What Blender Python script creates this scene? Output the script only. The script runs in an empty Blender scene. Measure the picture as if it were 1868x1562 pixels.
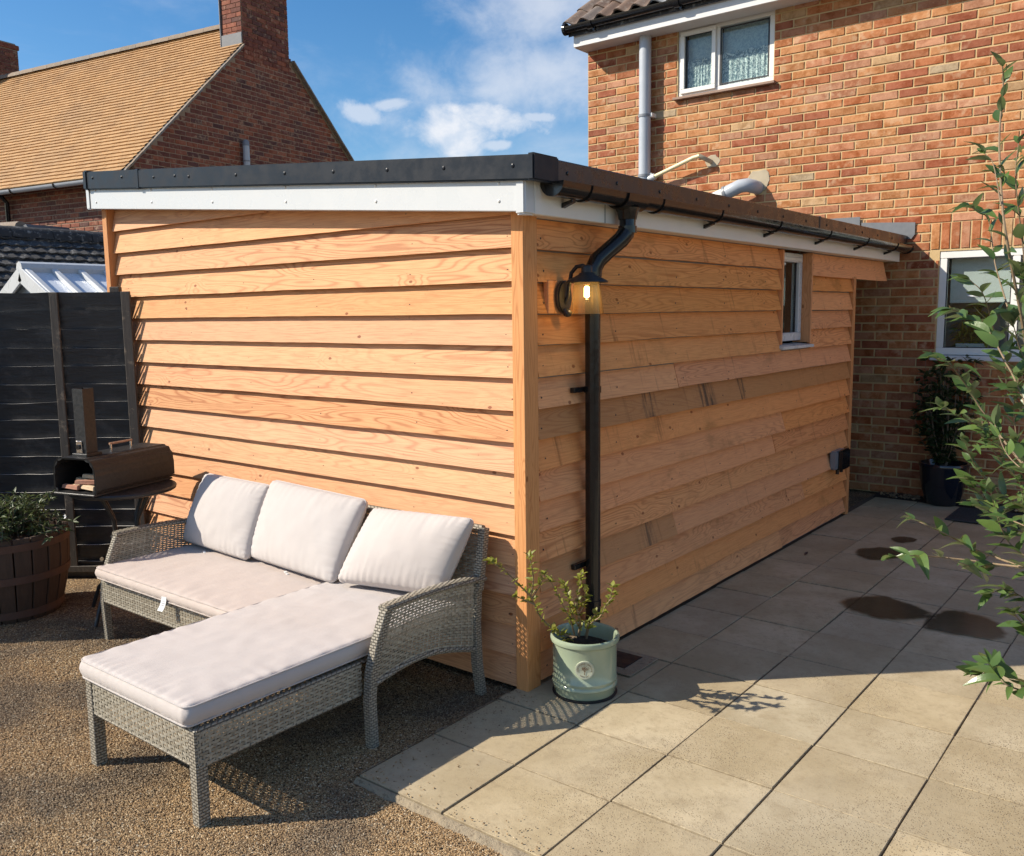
import bpy, bmesh, math, random
import numpy as np
from mathutils import Vector, Matrix, noise

random.seed(7)
RNG = np.random.default_rng(11)
S = bpy.context.scene
COL = S.collection

# ------------------------------------------------------------------ camera
CAM = np.array([2.2421, -2.9233, 1.6113]); YAW, PITCH, ROLL, FPX = -0.66821, -0.12828, -0.01276, 1627.75
PW, PH = 1868.0, 1562.0
FW = np.array([math.sin(YAW)*math.cos(PITCH), math.cos(YAW)*math.cos(PITCH), math.sin(PITCH)])
_r = np.array([math.cos(YAW), -math.sin(YAW), 0.0]); _u = np.cross(_r, FW)
RT = math.cos(ROLL)*_r + math.sin(ROLL)*_u
UP = -math.sin(ROLL)*_r + math.cos(ROLL)*_u
cam_data = bpy.data.cameras.new('camera'); cam = bpy.data.objects.new('camera', cam_data); COL.objects.link(cam)
cam_data.sensor_fit = 'HORIZONTAL'; cam_data.sensor_width = 36.0; cam_data.lens = FPX/PW*36.0
cam_data.clip_start = 0.05; cam_data.clip_end = 600
M = Matrix(((RT[0], UP[0], -FW[0], CAM[0]), (RT[1], UP[1], -FW[1], CAM[1]), (RT[2], UP[2], -FW[2], CAM[2]), (0, 0, 0, 1)))
cam.matrix_world = M
S.camera = cam

# survey helpers: where the sight line through a point of the photograph meets a real plane
def sight(u, v): return FW*FPX + RT*(u-PW/2) - UP*(v-PH/2)
def meet(axis, val, u, v):
    d = sight(u, v); return Vector(CAM + d*((val-CAM[axis])/d[axis]))
def atX(val, u, v): return meet(0, val, u, v)
def atY(val, u, v): return meet(1, val, u, v)
def atZ(val, u, v): return meet(2, val, u, v)
def atD(depth, u, v): return Vector(CAM + sight(u, v)*(depth/FPX))
def proj(p):
    d = np.array(p)-CAM; z = d@FW
    return (PW/2+FPX*(d@RT)/z, PH/2-FPX*(d@UP)/z, z)

# ------------------------------------------------------------------ world, sun, exposure
SUN_EL = math.radians(36.3)
sun_dir = Vector((0.7216*math.cos(SUN_EL), 0.692*math.cos(SUN_EL), -math.sin(SUN_EL)))   # direction the light travels
world = bpy.data.worlds.new('World'); S.world = world; world.use_nodes = True
wn = world.node_tree; wn.nodes.clear()
def wnode(t, **kw):
    n = wn.nodes.new(t)
    for k, v in kw.items(): setattr(n, k, v)
    return n
sky = wnode('ShaderNodeTexSky', sky_type='NISHITA', sun_disc=False)
sky.sun_elevation = SUN_EL
sky.sun_rotation = math.atan2(-sun_dir.x, -sun_dir.y)
sky.air_density = 1.0; sky.dust_density = 0.4; sky.ozone_density = 3.0
bg = wnode('ShaderNodeBackground'); bg.inputs['Strength'].default_value = 0.105
bgc = wnode('ShaderNodeBackground'); bgc.inputs['Color'].default_value = (0.93, 0.95, 1.0, 1); bgc.inputs['Strength'].default_value = 0.72
mixw = wnode('ShaderNodeMixShader'); outw = wnode('ShaderNodeOutputWorld')
tcw = wnode('ShaderNodeTexCoord')
def wmath(op, a, b=None, c=None):
    n = wnode('ShaderNodeMath', operation=op)
    for i, x in enumerate((a, b, c)):
        if x is None: continue
        if isinstance(x, (int, float)): n.inputs[i].default_value = x
        else: wn.links.new(x, n.inputs[i])
    return n.outputs[0]
def wnoise(scale, detail, rough, stretch=(1, 1, 1), dist=0.0, offs=(0, 0, 0)):
    mp = wnode('ShaderNodeMapping'); mp.inputs['Scale'].default_value = stretch; mp.inputs['Location'].default_value = offs
    wn.links.new(tcw.outputs['Generated'], mp.inputs['Vector'])
    n = wnode('ShaderNodeTexNoise'); n.inputs['Scale'].default_value = scale; n.inputs['Detail'].default_value = detail
    n.inputs['Roughness'].default_value = rough; n.inputs['Distortion'].default_value = dist
    wn.links.new(mp.outputs[0], n.inputs['Vector']); return n.outputs['Fac']
def wramp(x, a, b):
    n = wnode('ShaderNodeMapRange', interpolation_type='SMOOTHSTEP'); wn.links.new(x, n.inputs[0])
    n.inputs[1].default_value = a; n.inputs[2].default_value = b; return n.outputs[0]
def wblob(u, v, ru, rv, tilt=0.0):
    """soft ellipse round one direction of the sky: the bank of a single cloud"""
    d = Vector(sight(u, v)).normalized(); a = Vector(RT); b = d.cross(a).normalized(); a = b.cross(d).normalized()
    ct, st = math.cos(tilt), math.sin(tilt)
    aa = a*ct + b*st; bb = b*ct - a*st
    def dot(w):
        n = wnode('ShaderNodeVectorMath', operation='DOT_PRODUCT'); wn.links.new(tcw.outputs['Generated'], n.inputs[0]); n.inputs[1].default_value = w
        return n.outputs['Value']
    x = wmath('DIVIDE', dot(aa), ru/FPX); y = wmath('DIVIDE', dot(bb), rv/FPX)
    r2 = wmath('ADD', wmath('MULTIPLY', x, x), wmath('MULTIPLY', y, y))
    front = wmath('GREATER_THAN', dot(d), 0.0)
    return wmath('MULTIPLY', wmath('MAXIMUM', wmath('SUBTRACT', 1.0, wmath('SQRT', r2)), -2.0), front)
high = wramp(wnoise(2.6, 9, 0.6, (1, 1, 2.0), 0.6, (3.1, 0.4, 0)), 0.47, 0.80)
veil = wramp(wnoise(1.1, 5, 0.55, (1, 1, 1.5), 0.3, (7.7, 2.0, 1)), 0.40, 0.72)
cn = wnoise(16, 8, 0.62, (1, 1, 1.3), 0.2, (1, 5, 0))
def puff(blobs, lo=0.1, hi=0.55):
    m = None
    for b in blobs:
        x = wblob(*b); m = x if m is None else wmath('MAXIMUM', m, x)
    return wramp(wmath('ADD', m, wmath('MULTIPLY', wmath('SUBTRACT', cn, 0.5), 2.2)), lo, hi)
cum = puff([(825, 232, 88, 50), (880, 212, 115, 32, 0.15), (835, 262, 48, 36)], -0.15, 0.70)
cum2 = puff([(660, 205, 50, 26, 0.3), (715, 190, 55, 16, -0.1), (910, 265, 55, 14), (980, 213, 50, 14)], 0.15, 0.75)
bank = wmath('MULTIPLY', puff([(980, 130, 300, 110, -0.25), (1010, 20, 180, 130), (890, 165, 110, 40)], -0.30, 1.35), 0.62)
shade = wramp(wnoise(30, 6, 0.6, (1, 1, 1.4), 0.4, (4, 2, 0)), 0.3, 0.7)
cum = wmath('MULTIPLY', cum, wmath('ADD', 0.62, wmath('MULTIPLY', shade, 0.42)))
m = wmath('MAXIMUM', wmath('MULTIPLY', cum, 0.92), wmath('MULTIPLY', cum2, 0.55))
m = wmath('MAXIMUM', m, bank)
m = wmath('MAXIMUM', m, wmath('MULTIPLY', high, wmath('ADD', wmath('MULTIPLY', veil, 0.8), 0.30)))
wn.links.new(m, mixw.inputs[0])
tint = wnode('ShaderNodeHueSaturation'); tint.inputs['Saturation'].default_value = 1.30
wn.links.new(sky.outputs[0], tint.inputs['Color']); wn.links.new(tint.outputs[0], bg.inputs[0])
wn.links.new(bg.outputs[0], mixw.inputs[1]); wn.links.new(bgc.outputs[0], mixw.inputs[2]); wn.links.new(mixw.outputs[0], outw.inputs[0])

sd = bpy.data.lights.new('sun', 'SUN'); sd.energy = 5.0; sd.angle = math.radians(0.5); sd.color = (1.0, 0.91, 0.77)
sun = bpy.data.objects.new('sun', sd); COL.objects.link(sun)
sun.rotation_euler = sun_dir.to_track_quat('-Z', 'Y').to_euler()
S.view_settings.view_transform = 'Standard'; S.view_settings.look = 'None'; S.view_settings.gamma = 1.0
S.view_settings.use_curve_mapping = False; S.view_settings.exposure = 0.45

# ------------------------------------------------------------------ mesh helpers
class MB:
    def __init__(s): s.v = []; s.f = []
    def add(s, vs, fs):
        o = len(s.v); s.v += [tuple(p) for p in vs]; s.f += [tuple(i+o for i in f) for f in fs]; return s
    def obox(s, c, ax, ay, az):
        c, ax, ay, az = map(Vector, (c, ax, ay, az))
        vs = [c+sx*ax+sy*ay+sz*az for sx in (-1, 1) for sy in (-1, 1) for sz in (-1, 1)]
        fs = [(0, 1, 3, 2), (4, 6, 7, 5), (0, 4, 5, 1), (2, 3, 7, 6), (0, 2, 6, 4), (1, 5, 7, 3)]
        if ax.cross(ay).dot(az) < 0: fs = [f[::-1] for f in fs]
        return s.add(vs, fs)
    def box(s, x0, x1, y0, y1, z0, z1):
        return s.obox(((x0+x1)/2, (y0+y1)/2, (z0+z1)/2), (abs(x1-x0)/2, 0, 0), (0, abs(y1-y0)/2, 0), (0, 0, abs(z1-z0)/2))
    def hexa(s, b, t):
        """bottom four, top four corners, both counter-clockwise seen from above"""
        return s.add(list(b)+list(t), [(3, 2, 1, 0), (4, 5, 6, 7)]+[(i, (i+1) % 4, 4+(i+1) % 4, 4+i) for i in range(4)])
    def prism(s, poly, off):
        """extrude a planar polygon by a vector"""
        n = len(poly); poly = [Vector(p) for p in poly]; off = Vector(off)
        nrm = Vector((0, 0, 0))
        for i in range(n): nrm += poly[i].cross(poly[(i+1) % n])
        fs = [tuple(range(n))[::-1], tuple(range(n, 2*n))]+[(i, (i+1) % n, n+(i+1) % n, n+i) for i in range(n)]
        if nrm.dot(off) < 0: fs = [f[::-1] for f in fs]
        return s.add(poly+[p+off for p in poly], fs)
    def tube(s, pts, r, n=10, caps=True, sq=False):
        pts = [Vector(p) for p in pts]; m = len(pts); rs = r if isinstance(r, (list, tuple)) else [r]*m
        o = len(s.v); prev = None
        for i, p in enumerate(pts):
            t = (pts[min(i+1, m-1)]-pts[max(i-1, 0)]).normalized()
            if prev is None:
                a = Vector((0, 0, 1)) if abs(t.z) < 0.9 else Vector((1, 0, 0))
                x = a.cross(t).normalized()
            else: x = (prev-prev.dot(t)*t).normalized()
            prev = x; y = t.cross(x)
            for k in range(n):
                an = 2*math.pi*(k+(0.5 if sq else 0))/n
                s.v.append(tuple(p+(x*math.cos(an)+y*math.sin(an))*rs[i]))
        for i in range(m-1):
            for k in range(n):
                a = o+i*n+k; b = o+i*n+(k+1) % n
                s.f.append((a, b, b+n, a+n))
        if caps:
            s.f.append(tuple(o+k for k in range(n))[::-1]); s.f.append(tuple(o+(m-1)*n+k for k in range(n)))
        return s
    def lathe(s, prof, c, n=32):
        o = len(s.v); c = Vector(c)
        for r, z in prof:
            for k in range(n):
                an = 2*math.pi*k/n; s.v.append((c.x+r*math.cos(an), c.y+r*math.sin(an), c.z+z))
        for i in range(len(prof)-1):
            for k in range(n):
                a = o+i*n+k; b = o+i*n+(k+1) % n
                s.f.append((a, b, b+n, a+n))
        s.f.append(tuple(o+k for k in range(n))[::-1]); s.f.append(tuple(o+(len(prof)-1)*n+k for k in range(n)))
        return s
    def mesh(s, name, mat=None, bevel=0.0, seg=1, smooth=False):
        me = bpy.data.meshes.new(name); me.from_pydata(s.v, [], s.f)
        if bevel > 0 or smooth:
            bm = bmesh.new(); bm.from_mesh(me)
            if bevel > 0:
                es = [e for e in bm.edges if len(e.link_faces) == 2 and e.calc_face_angle(0) > 0.5]
                bmesh.ops.bevel(bm, geom=es, offset=bevel, segments=seg, affect='EDGES', clamp_overlap=True)
            if smooth:
                for f in bm.faces: f.smooth = True
                for e in bm.edges:
                    if len(e.link_faces) == 2 and e.calc_face_angle(0) > 0.7: e.smooth = False
            bm.to_mesh(me); bm.free()
        if mat: me.materials.append(mat)
        me.update(); return me
    def build(s, name, mat=None, parent=None, bevel=0.0, seg=1, smooth=False):
        return link(name, s.mesh(name, mat, bevel, seg, smooth), parent)

def link(name, me, parent=None, loc=None, rot=None):
    o = bpy.data.objects.new(name, me); COL.objects.link(o)
    if loc is not None: o.location = loc
    if rot is not None: o.rotation_euler = rot
    if parent is not None: adopt(o, parent)
    return o
def world_of(o):
    m = Matrix.LocRotScale(o.location, o.rotation_euler, o.scale)
    return world_of(o.parent) @ o.matrix_parent_inverse @ m if o.parent else m
def adopt(o, parent):
    o.parent = parent; o.matrix_parent_inverse = world_of(parent).inverted()
def tag(o, label, cat, group=None, kind=None):
    if label: o['label'] = label
    if cat: o['category'] = cat
    if group: o['group'] = group
    if kind: o['kind'] = kind
    return o
def thing(name, label, cat, loc=(0, 0, 0), group=None):
    o = bpy.data.objects.new(name, None); COL.objects.link(o); o.location = loc; o.empty_display_size = 0.1
    return tag(o, label, cat, group)
def struct(o): o['kind'] = 'structure'; return o
def stuff(o): o['kind'] = 'stuff'; return o
def bulk(name, verts, faces, mat, parent=None, smooth=False):
    """one mesh from numpy arrays of equal-sized faces"""
    me = bpy.data.meshes.new(name); nv, (nf, k) = len(verts), faces.shape
    me.vertices.add(nv); me.vertices.foreach_set('co', np.asarray(verts, dtype=np.float32).ravel())
    me.loops.add(nf*k); me.loops.foreach_set('vertex_index', faces.astype(np.int32).ravel())
    me.polygons.add(nf); me.polygons.foreach_set('loop_start', np.arange(0, nf*k, k, dtype=np.int32))
    me.polygons.foreach_set('use_smooth', np.full(nf, smooth))
    me.update(calc_edges=True); me.materials.append(mat)
    return link(name, me, parent)

# ------------------------------------------------------------------ materials
class NT:
    def __init__(s, name):
        s.m = bpy.data.materials.new(name); s.m.use_nodes = True; s.t = s.m.node_tree; s.t.nodes.clear()
        s.out = s.t.nodes.new('ShaderNodeOutputMaterial'); s.b = s.t.nodes.new('ShaderNodeBsdfPrincipled')
        s.t.links.new(s.b.outputs[0], s.out.inputs[0]); s._tc = None
    def n(s, t, **kw):
        x = s.t.nodes.new(t)
        for k, v in kw.items(): setattr(x, k, v)
        return x
    def set(s, inp, x):
        if hasattr(x, 'is_linked') or hasattr(x, 'links'): s.t.links.new(x, inp)
        elif isinstance(x, tuple) and len(x) == 3 and inp.type == 'RGBA': inp.default_value = (*x, 1)
        else: inp.default_value = x
    def tc(s, w='Object'):
        if s._tc is None: s._tc = s.n('ShaderNodeTexCoord')
        return s._tc.outputs[w]
    def geo(s, w): return s.n('ShaderNodeNewGeometry').outputs[w]
    def rnd(s):
        a = s.n('ShaderNodeObjectInfo').outputs['Random']; b = s.geo('Random Per Island')
        return s.math('FRACT', s.math('ADD', a, b))
    def orand(s): return s.n('ShaderNodeObjectInfo').outputs['Random']
    def math(s, op, a, b=None, c=None, clamp=False):
        x = s.n('ShaderNodeMath', operation=op, use_clamp=clamp)
        for i, y in enumerate((a, b, c)):
            if y is not None: s.set(x.inputs[i], y)
        return x.outputs[0]
    def mapv(s, vec, scale=(1, 1, 1), loc=(0, 0, 0), rot=(0, 0, 0)):
        x = s.n('ShaderNodeMapping'); s.set(x.inputs['Vector'], vec)
        s.set(x.inputs['Scale'], scale); s.set(x.inputs['Location'], loc); s.set(x.inputs['Rotation'], rot); return x.outputs[0]
    def comb(s, a=0.0, b=0.0, c=0.0):
        x = s.n('ShaderNodeCombineXYZ')
        for i, y in enumerate((a, b, c)): s.set(x.inputs[i], y)
        return x.outputs[0]
    def vadd(s, a, b):
        x = s.n('ShaderNodeVectorMath', operation='ADD'); s.set(x.inputs[0], a); s.set(x.inputs[1], b); return x.outputs[0]
    def noise(s, vec, scale, detail=4, rough=0.55, dist=0.0, out='Fac'):
        x = s.n('ShaderNodeTexNoise'); s.set(x.inputs['Vector'], vec); s.set(x.inputs['Scale'], scale)
        s.set(x.inputs['Detail'], detail); s.set(x.inputs['Roughness'], rough); s.set(x.inputs['Distortion'], dist); return x.outputs[out]
    def vor(s, vec, scale, feature='F1', out='Distance', rand=1.0):
        x = s.n('ShaderNodeTexVoronoi', feature=feature); s.set(x.inputs['Vector'], vec); s.set(x.inputs['Scale'], scale)
        s.set(x.inputs['Randomness'], rand); return x.outputs[out]
    def wave(s, vec, scale, dist=0, detail=2, dscale=1, bands='X', typ='BANDS', prof='SIN'):
        x = s.n('ShaderNodeTexWave', wave_type=typ, wave_profile=prof)
        if typ == 'BANDS': x.bands_direction = bands
        else: x.rings_direction = bands
        s.set(x.inputs['Vector'], vec); s.set(x.inputs['Scale'], scale); s.set(x.inputs['Distortion'], dist)
        s.set(x.inputs['Detail'], detail); s.set(x.inputs['Detail Scale'], dscale); return x.outputs['Fac']
    def ramp(s, x, stops, interp='LINEAR'):
        r = s.n('ShaderNodeValToRGB'); s.set(r.inputs[0], x); cr = r.color_ramp; cr.interpolation = interp
        while len(cr.elements) < len(stops): cr.elements.new(0.5)
        for e, (p, c) in zip(cr.elements, stops):
            e.position = p; e.color = (*c, 1) if isinstance(c, tuple) else (c, c, c, 1)
        return r.outputs[0]
    def rng(s, x, a, b, c=0.0, d=1.0, smooth=True):
        r = s.n('ShaderNodeMapRange', interpolation_type='SMOOTHSTEP' if smooth else 'LINEAR')
        s.set(r.inputs[0], x)
        for i, y in enumerate((a, b, c, d)): s.set(r.inputs[i+1], y)
        return r.outputs[0]
    def mix(s, f, a, b, blend='MIX'):
        x = s.n('ShaderNodeMix', data_type='RGBA', blend_type=blend); s.set(x.inputs[0], f); s.set(x.inputs[6], a); s.set(x.inputs[7], b); return x.outputs[2]
    def hsv(s, col, h=0.5, sat=1.0, v=1.0):
        x = s.n('ShaderNodeHueSaturation'); s.set(x.inputs['Color'], col); s.set(x.inputs['Hue'], h); s.set(x.inputs['Saturation'], sat); s.set(x.inputs['Value'], v); return x.outputs[0]
    def bump(s, h, strength=0.3, dist=0.01, normal=None):
        x = s.n('ShaderNodeBump'); s.set(x.inputs['Height'], h); s.set(x.inputs['Strength'], strength); s.set(x.inputs['Distance'], dist)
        if normal is not None: s.set(x.inputs['Normal'], normal)
        return x.outputs[0]
    def fin(s, color=None, rough=None, normal=None, **kw):
        if color is not None: s.set(s.b.inputs['Base Color'], color)
        if rough is not None: s.set(s.b.inputs['Roughness'], rough)
        if normal is not None: s.set(s.b.inputs['Normal'], normal)
        for k, v in kw.items(): s.set(s.b.inputs[k.replace('_', ' ')], v)
        return s.m

def plain(name, col, rough=0.5, var=0.12, scale=12, bump=0.05, bscale=80, metallic=0.0, dirt=0.0):
    t = NT(name); c = t.tc()
    f = t.noise(c, scale, 5, 0.6)
    colr = t.mix(f, tuple(x*(1-var) for x in col), tuple(min(1, x*(1+var)) for x in col))
    if dirt: colr = t.mix(t.rng(t.noise(c, 5, 8, 0.7), 0.5, 0.8, 0, dirt), colr, (0.12, 0.10, 0.07))
    r = t.rng(t.noise(c, scale*2, 3), 0.3, 0.7, max(0.02, rough-0.08), min(1, rough+0.1))
    return t.fin(colr, r, t.bump(t.noise(c, bscale, 4), bump, 0.004), Metallic=metallic)

def wood(name, axis, light, dark, stain=0.5, pale=0.3, smudge=0.0):
    """sawn softwood: grain along one axis, rings round knots, streaks and dark stains; each board shifts it"""
    t = NT(name); o = t.tc(); r = t.orand()
    off = t.comb(t.math('MULTIPLY', r, 37.0), t.math('MULTIPLY', r, 91.0), t.math('MULTIPLY', r, 53.0))
    p = t.vadd(o, off)
    sp = t.n('ShaderNodeSeparateXYZ'); t.set(sp.inputs[0], p)
    al, ac = {'x': (0, 2), 'y': (1, 2), 'z': (2, 0)}[axis]
    a, c2 = sp.outputs[al], sp.outputs[ac]
    if axis == 'z': c2 = t.math('ADD', c2, sp.outputs[1])
    sc = {'x': (0.085, 1, 1), 'y': (1, 0.085, 1), 'z': (1, 1, 0.085)}[axis]
    sc2 = {'x': (0.04, 1, 1), 'y': (1, 0.04, 1), 'z': (1, 1, 0.04)}[axis]
    kv = t.comb(t.math('MULTIPLY', a, 0.55), c2, 0.0)
    def v2(out, scale):
        x = t.n('ShaderNodeTexVoronoi', voronoi_dimensions='2D', feature='F1'); t.set(x.inputs['Vector'], kv); x.inputs['Scale'].default_value = scale; return x.outputs[out]
    kn, kc = v2('Distance', 5.2), v2('Color', 5.2)
    sepc = t.n('ShaderNodeSeparateColor'); t.set(sepc.inputs[0], kc); ksel = t.math('GREATER_THAN', sepc.outputs[0], 0.62)
    kn = t.math('ADD', kn, t.math('MULTIPLY', t.math('SUBTRACT', t.noise(p, 45, 2), 0.5), 0.035))
    pull = t.math('MULTIPLY', t.rng(kn, 0.0, 0.36, 1.0, 0.0), ksel)
    field = t.math('ADD', t.noise(t.mapv(p, sc), 7.5, 2, 0.45, 0.2), t.math('MULTIPLY', pull, 0.09))
    rings = t.math('ABSOLUTE', t.math('SUBTRACT', t.math('FRACT', t.math('MULTIPLY', field, 26.0)), 0.5))
    rings = t.math('POWER', t.rng(rings, 0.0, 0.5, 0.0, 1.0), 3.5)
    fine = t.noise(t.mapv(p, sc2), 170, 5, 0.65)
    grain = t.math('MULTIPLY', rings, t.rng(t.noise(t.mapv(p, sc), 2.2, 3), 0.34, 0.66, 0.06, 0.72))
    col = t.mix(grain, light, dark)
    col = t.mix(t.math('MULTIPLY', t.rng(fine, 0.38, 0.75), 0.46), col, dark)
    col = t.mix(t.rng(t.noise(t.mapv(p, sc), 3.0, 3), 0.45, 0.75, 0, pale), col, tuple(min(1, x*1.15) for x in light))
    olive = (dark[0]*0.62, dark[1]*0.78, dark[2]*0.55)
    st = t.rng(t.noise(t.mapv(p, {'x': (0.5, 1, 1), 'y': (1, 0.5, 1), 'z': (1, 1, 0.5)}[axis]), 3.4, 5, 0.65), 0.56, 0.76, 0, stain)
    col = t.mix(st, col, olive)
    if smudge:
        sm = t.noise(t.comb(t.math('MULTIPLY', a, 11.0), t.math('MULTIPLY', c2, 1.1), 0.0), 1.0, 5, 0.7, 0.25)
        col = t.mix(t.rng(sm, 0.58, 0.74, 0, smudge), col, (dark[0]*0.50, dark[1]*0.50, dark[2]*0.42))
        whole = t.n('ShaderNodeAttribute', attribute_type='OBJECT', attribute_name='heartwood').outputs['Fac']
        col = t.mix(t.math('MULTIPLY', whole, 0.65), col, olive)
        wet = t.rng(t.noise(t.comb(t.math('MULTIPLY', a, 9.0), t.math('MULTIPLY', c2, 0.5), 3.0), 1.0, 5, 0.65), 0.54, 0.66, 0, 0.8)
        ro = t.n('ShaderNodeSeparateXYZ'); t.set(ro.inputs[0], o); band = None
        for y0_, hw in ((1.02, 0.07), (1.66, 0.10), (2.12, 0.05)):         # three old water stains along that board
            b_ = t.rng(t.math('ABSOLUTE', t.math('SUBTRACT', ro.outputs[1], y0_)), hw*0.5, hw*1.3, 1.0, 0.0)
            band = b_ if band is None else t.math('MAXIMUM', band, b_)
        wet = t.math('MULTIPLY', band, t.rng(t.noise(t.comb(t.math('MULTIPLY', a, 22.0), t.math('MULTIPLY', c2, 3.0), 3.0), 1.0, 5, 0.7), 0.40, 0.62, 0, 0.85))
        col = t.mix(t.math('MULTIPLY', whole, wet), col, (0.030, 0.024, 0.018))
    ring = t.math('MULTIPLY', t.rng(kn, 0.020, 0.046, 1.0, 0.0), ksel); core = t.math('MULTIPLY', t.rng(kn, 0.012, 0.026, 1.0, 0.0), ksel)
    col = t.mix(t.math('MULTIPLY', ring, 0.85), col, (dark[0]*0.42, dark[1]*0.32, dark[2]*0.22)); col = t.mix(t.math('MULTIPLY', core, 0.6), col, (dark[0]*0.9, dark[1]*0.8, dark[2]*0.6))
    speck = t.rng(t.noise(t.mapv(p, {'x': (0.6, 1, 1), 'y': (1, 0.6, 1), 'z': (1, 1, 0.6)}[axis]), 75, 3, 0.6), 0.64, 0.74, 0, 0.5)
    speck = t.math('MULTIPLY', speck, t.rng(t.noise(p, 4, 3), 0.45, 0.65, 0.1, 1.0))
    col = t.mix(speck, col, (dark[0]*0.5, dark[1]*0.42, dark[2]*0.35))
    col = t.hsv(col, t.rng(r, 0, 1, 0.497, 0.503, False), t.rng(t.math('FRACT', t.math('MULTIPLY', r, 7.3)), 0, 1, 0.92, 1.06, False), t.rng(t.math('FRACT', t.math('MULTIPLY', r, 13.7)), 0, 1, 0.90, 1.05, False))
    h = t.math('ADD', t.math('MULTIPLY', fine, 0.8), t.math('MULTIPLY', grain, 0.35))
    return t.fin(col, 0.74, t.bump(h, 0.5, 0.003))

WL, WD = (0.69, 0.36, 0.170), (0.36, 0.118, 0.040)
M_wood_x = wood('larch_along_x', 'x', WL, WD, 0.30)
M_wood_y = wood('larch_along_y', 'y', (0.82, 0.365, 0.130), (0.48, 0.160, 0.045), 0.55, 0.3, 0.7)
M_wood_z = wood('larch_upright', 'z', (0.66, 0.31, 0.125), (0.46, 0.175, 0.06), 0.15)

def black_stain(name):
    t = NT(name); o = t.tc(); r = t.orand(); p = t.vadd(o, t.comb(t.math('MULTIPLY', r, 31.0), 0.0, t.math('MULTIPLY', r, 17.0)))
    g = t.noise(t.mapv(p, (0.12, 0.12, 1.0)), 60, 6, 0.65)
    pa = t.noise(p, 6, 6, 0.7)
    col = t.mix(g, (0.010, 0.011, 0.013), (0.050, 0.052, 0.056))
    col = t.mix(t.rng(pa, 0.5, 0.75, 0, 0.65), col, (0.11, 0.105, 0.10))
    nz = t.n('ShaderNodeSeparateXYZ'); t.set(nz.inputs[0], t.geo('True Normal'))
    worn_or_lit = t.math('MULTIPLY', t.math('GREATER_THAN', nz.outputs[2], 0.75), t.rng(t.noise(t.mapv(o, (1, 1, 1)), 5, 4, 0.6), 0.36, 0.60, 0.35, 1.0))
    col = t.mix(worn_or_lit, col, (0.60, 0.58, 0.55))                       # bright sunlit lines put into the colour of the top edges
    return t.fin(col, t.rng(g, 0.3, 0.7, 0.36, 0.6), t.bump(g, 0.6, 0.005))
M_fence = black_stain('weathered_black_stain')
def batten_mat():
    t = NT('worn_dark_batten'); o = t.tc(); g = t.noise(t.mapv(o, (1, 1, 0.1)), 70, 6, 0.7); pa = t.noise(o, 14, 6, 0.7)
    col = t.mix(g, (0.03, 0.025, 0.022), (0.10, 0.085, 0.07)); col = t.mix(t.rng(pa, 0.55, 0.7, 0, 0.7), col, (0.26, 0.20, 0.14))
    return t.fin(col, 0.75, t.bump(g, 0.5, 0.003))
M_batten = batten_mat()

def brick_mat(name, stops, speck=0.5, mortar=None):
    t = NT(name); r = t.rnd(); o = t.geo('Position')
    col = t.ramp(r, stops, 'CONSTANT' if len(stops) > 4 else 'LINEAR')
    r2 = t.math('FRACT', t.math('MULTIPLY', r, 17.31)); r3 = t.math('FRACT', t.math('MULTIPLY', r, 41.7))
    pp = t.vadd(o, t.comb(t.math('MULTIPLY', r, 19.0), 0.0, t.math('MULTIPLY', r2, 23.0)))
    cl = t.noise(pp, 9, 5, 0.65, 0.3)
    dark = t.hsv(col, 0.495, 1.12, 0.66); lite = t.mix(0.55, col, (0.60, 0.42, 0.26))
    c = t.mix(t.rng(cl, 0.33, 0.60, 0, 1), dark, col); c = t.mix(t.rng(t.noise(pp, 42, 4, 0.7), 0.5, 0.72, 0, 0.45), c, t.hsv(col, 0.505, 0.9, 1.25))
    c = t.mix(t.math('MULTIPLY', t.rng(t.noise(pp, 16, 3), 0.5, 0.7), t.rng(r3, 0.3, 0.8, 0, 0.8)), c, lite)
    c = t.mix(t.rng(t.noise(pp, 120, 3), 0.62, 0.75, 0, speck), c, (0.10, 0.045, 0.03))
    c = t.hsv(c, 0.5, 1.0, t.rng(r2, 0, 1, 0.82, 1.08, False))
    return t.fin(c, 0.82, t.bump(t.math('ADD', t.noise(pp, 60, 5, 0.7), t.math('MULTIPLY', cl, 0.6)), 0.55, 0.006))
M_brick = brick_mat('multi_red_stock_brick', [(0.0, (0.40, 0.138, 0.052)), (0.2, (0.46, 0.180, 0.070)), (0.40, (0.44, 0.185, 0.092)), (0.56, (0.33, 0.100, 0.044)),
    (0.70, (0.48, 0.215, 0.085)), (0.86, (0.47, 0.225, 0.125)), (0.955, (0.47, 0.29, 0.145)), (0.985, (0.46, 0.34, 0.21))], 0.4)
M_brick2 = brick_mat('dark_red_facing_brick', [(0.0, (0.20, 0.062, 0.036)), (0.3, (0.27, 0.082, 0.043)), (0.5, (0.17, 0.053, 0.034)), (0.72, (0.31, 0.100, 0.050)), (0.9, (0.13, 0.048, 0.036))], 0.6)
def mortar_mat(name, a, b):
    t = NT(name); o = t.geo('Position'); f = t.noise(o, 14, 6, 0.65)
    return t.fin(t.mix(f, a, b), 0.95, t.bump(t.noise(o, 160, 5, 0.7), 0.6, 0.004))
M_mortar = mortar_mat('sandy_mortar', (0.47, 0.325, 0.155), (0.62, 0.45, 0.24))
M_mortar2 = mortar_mat('pale_worn_mortar', (0.27, 0.19, 0.13), (0.42, 0.30, 0.21))
M_patch = mortar_mat('grey_cement_patch', (0.36, 0.30, 0.21), (0.50, 0.42, 0.30))

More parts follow.
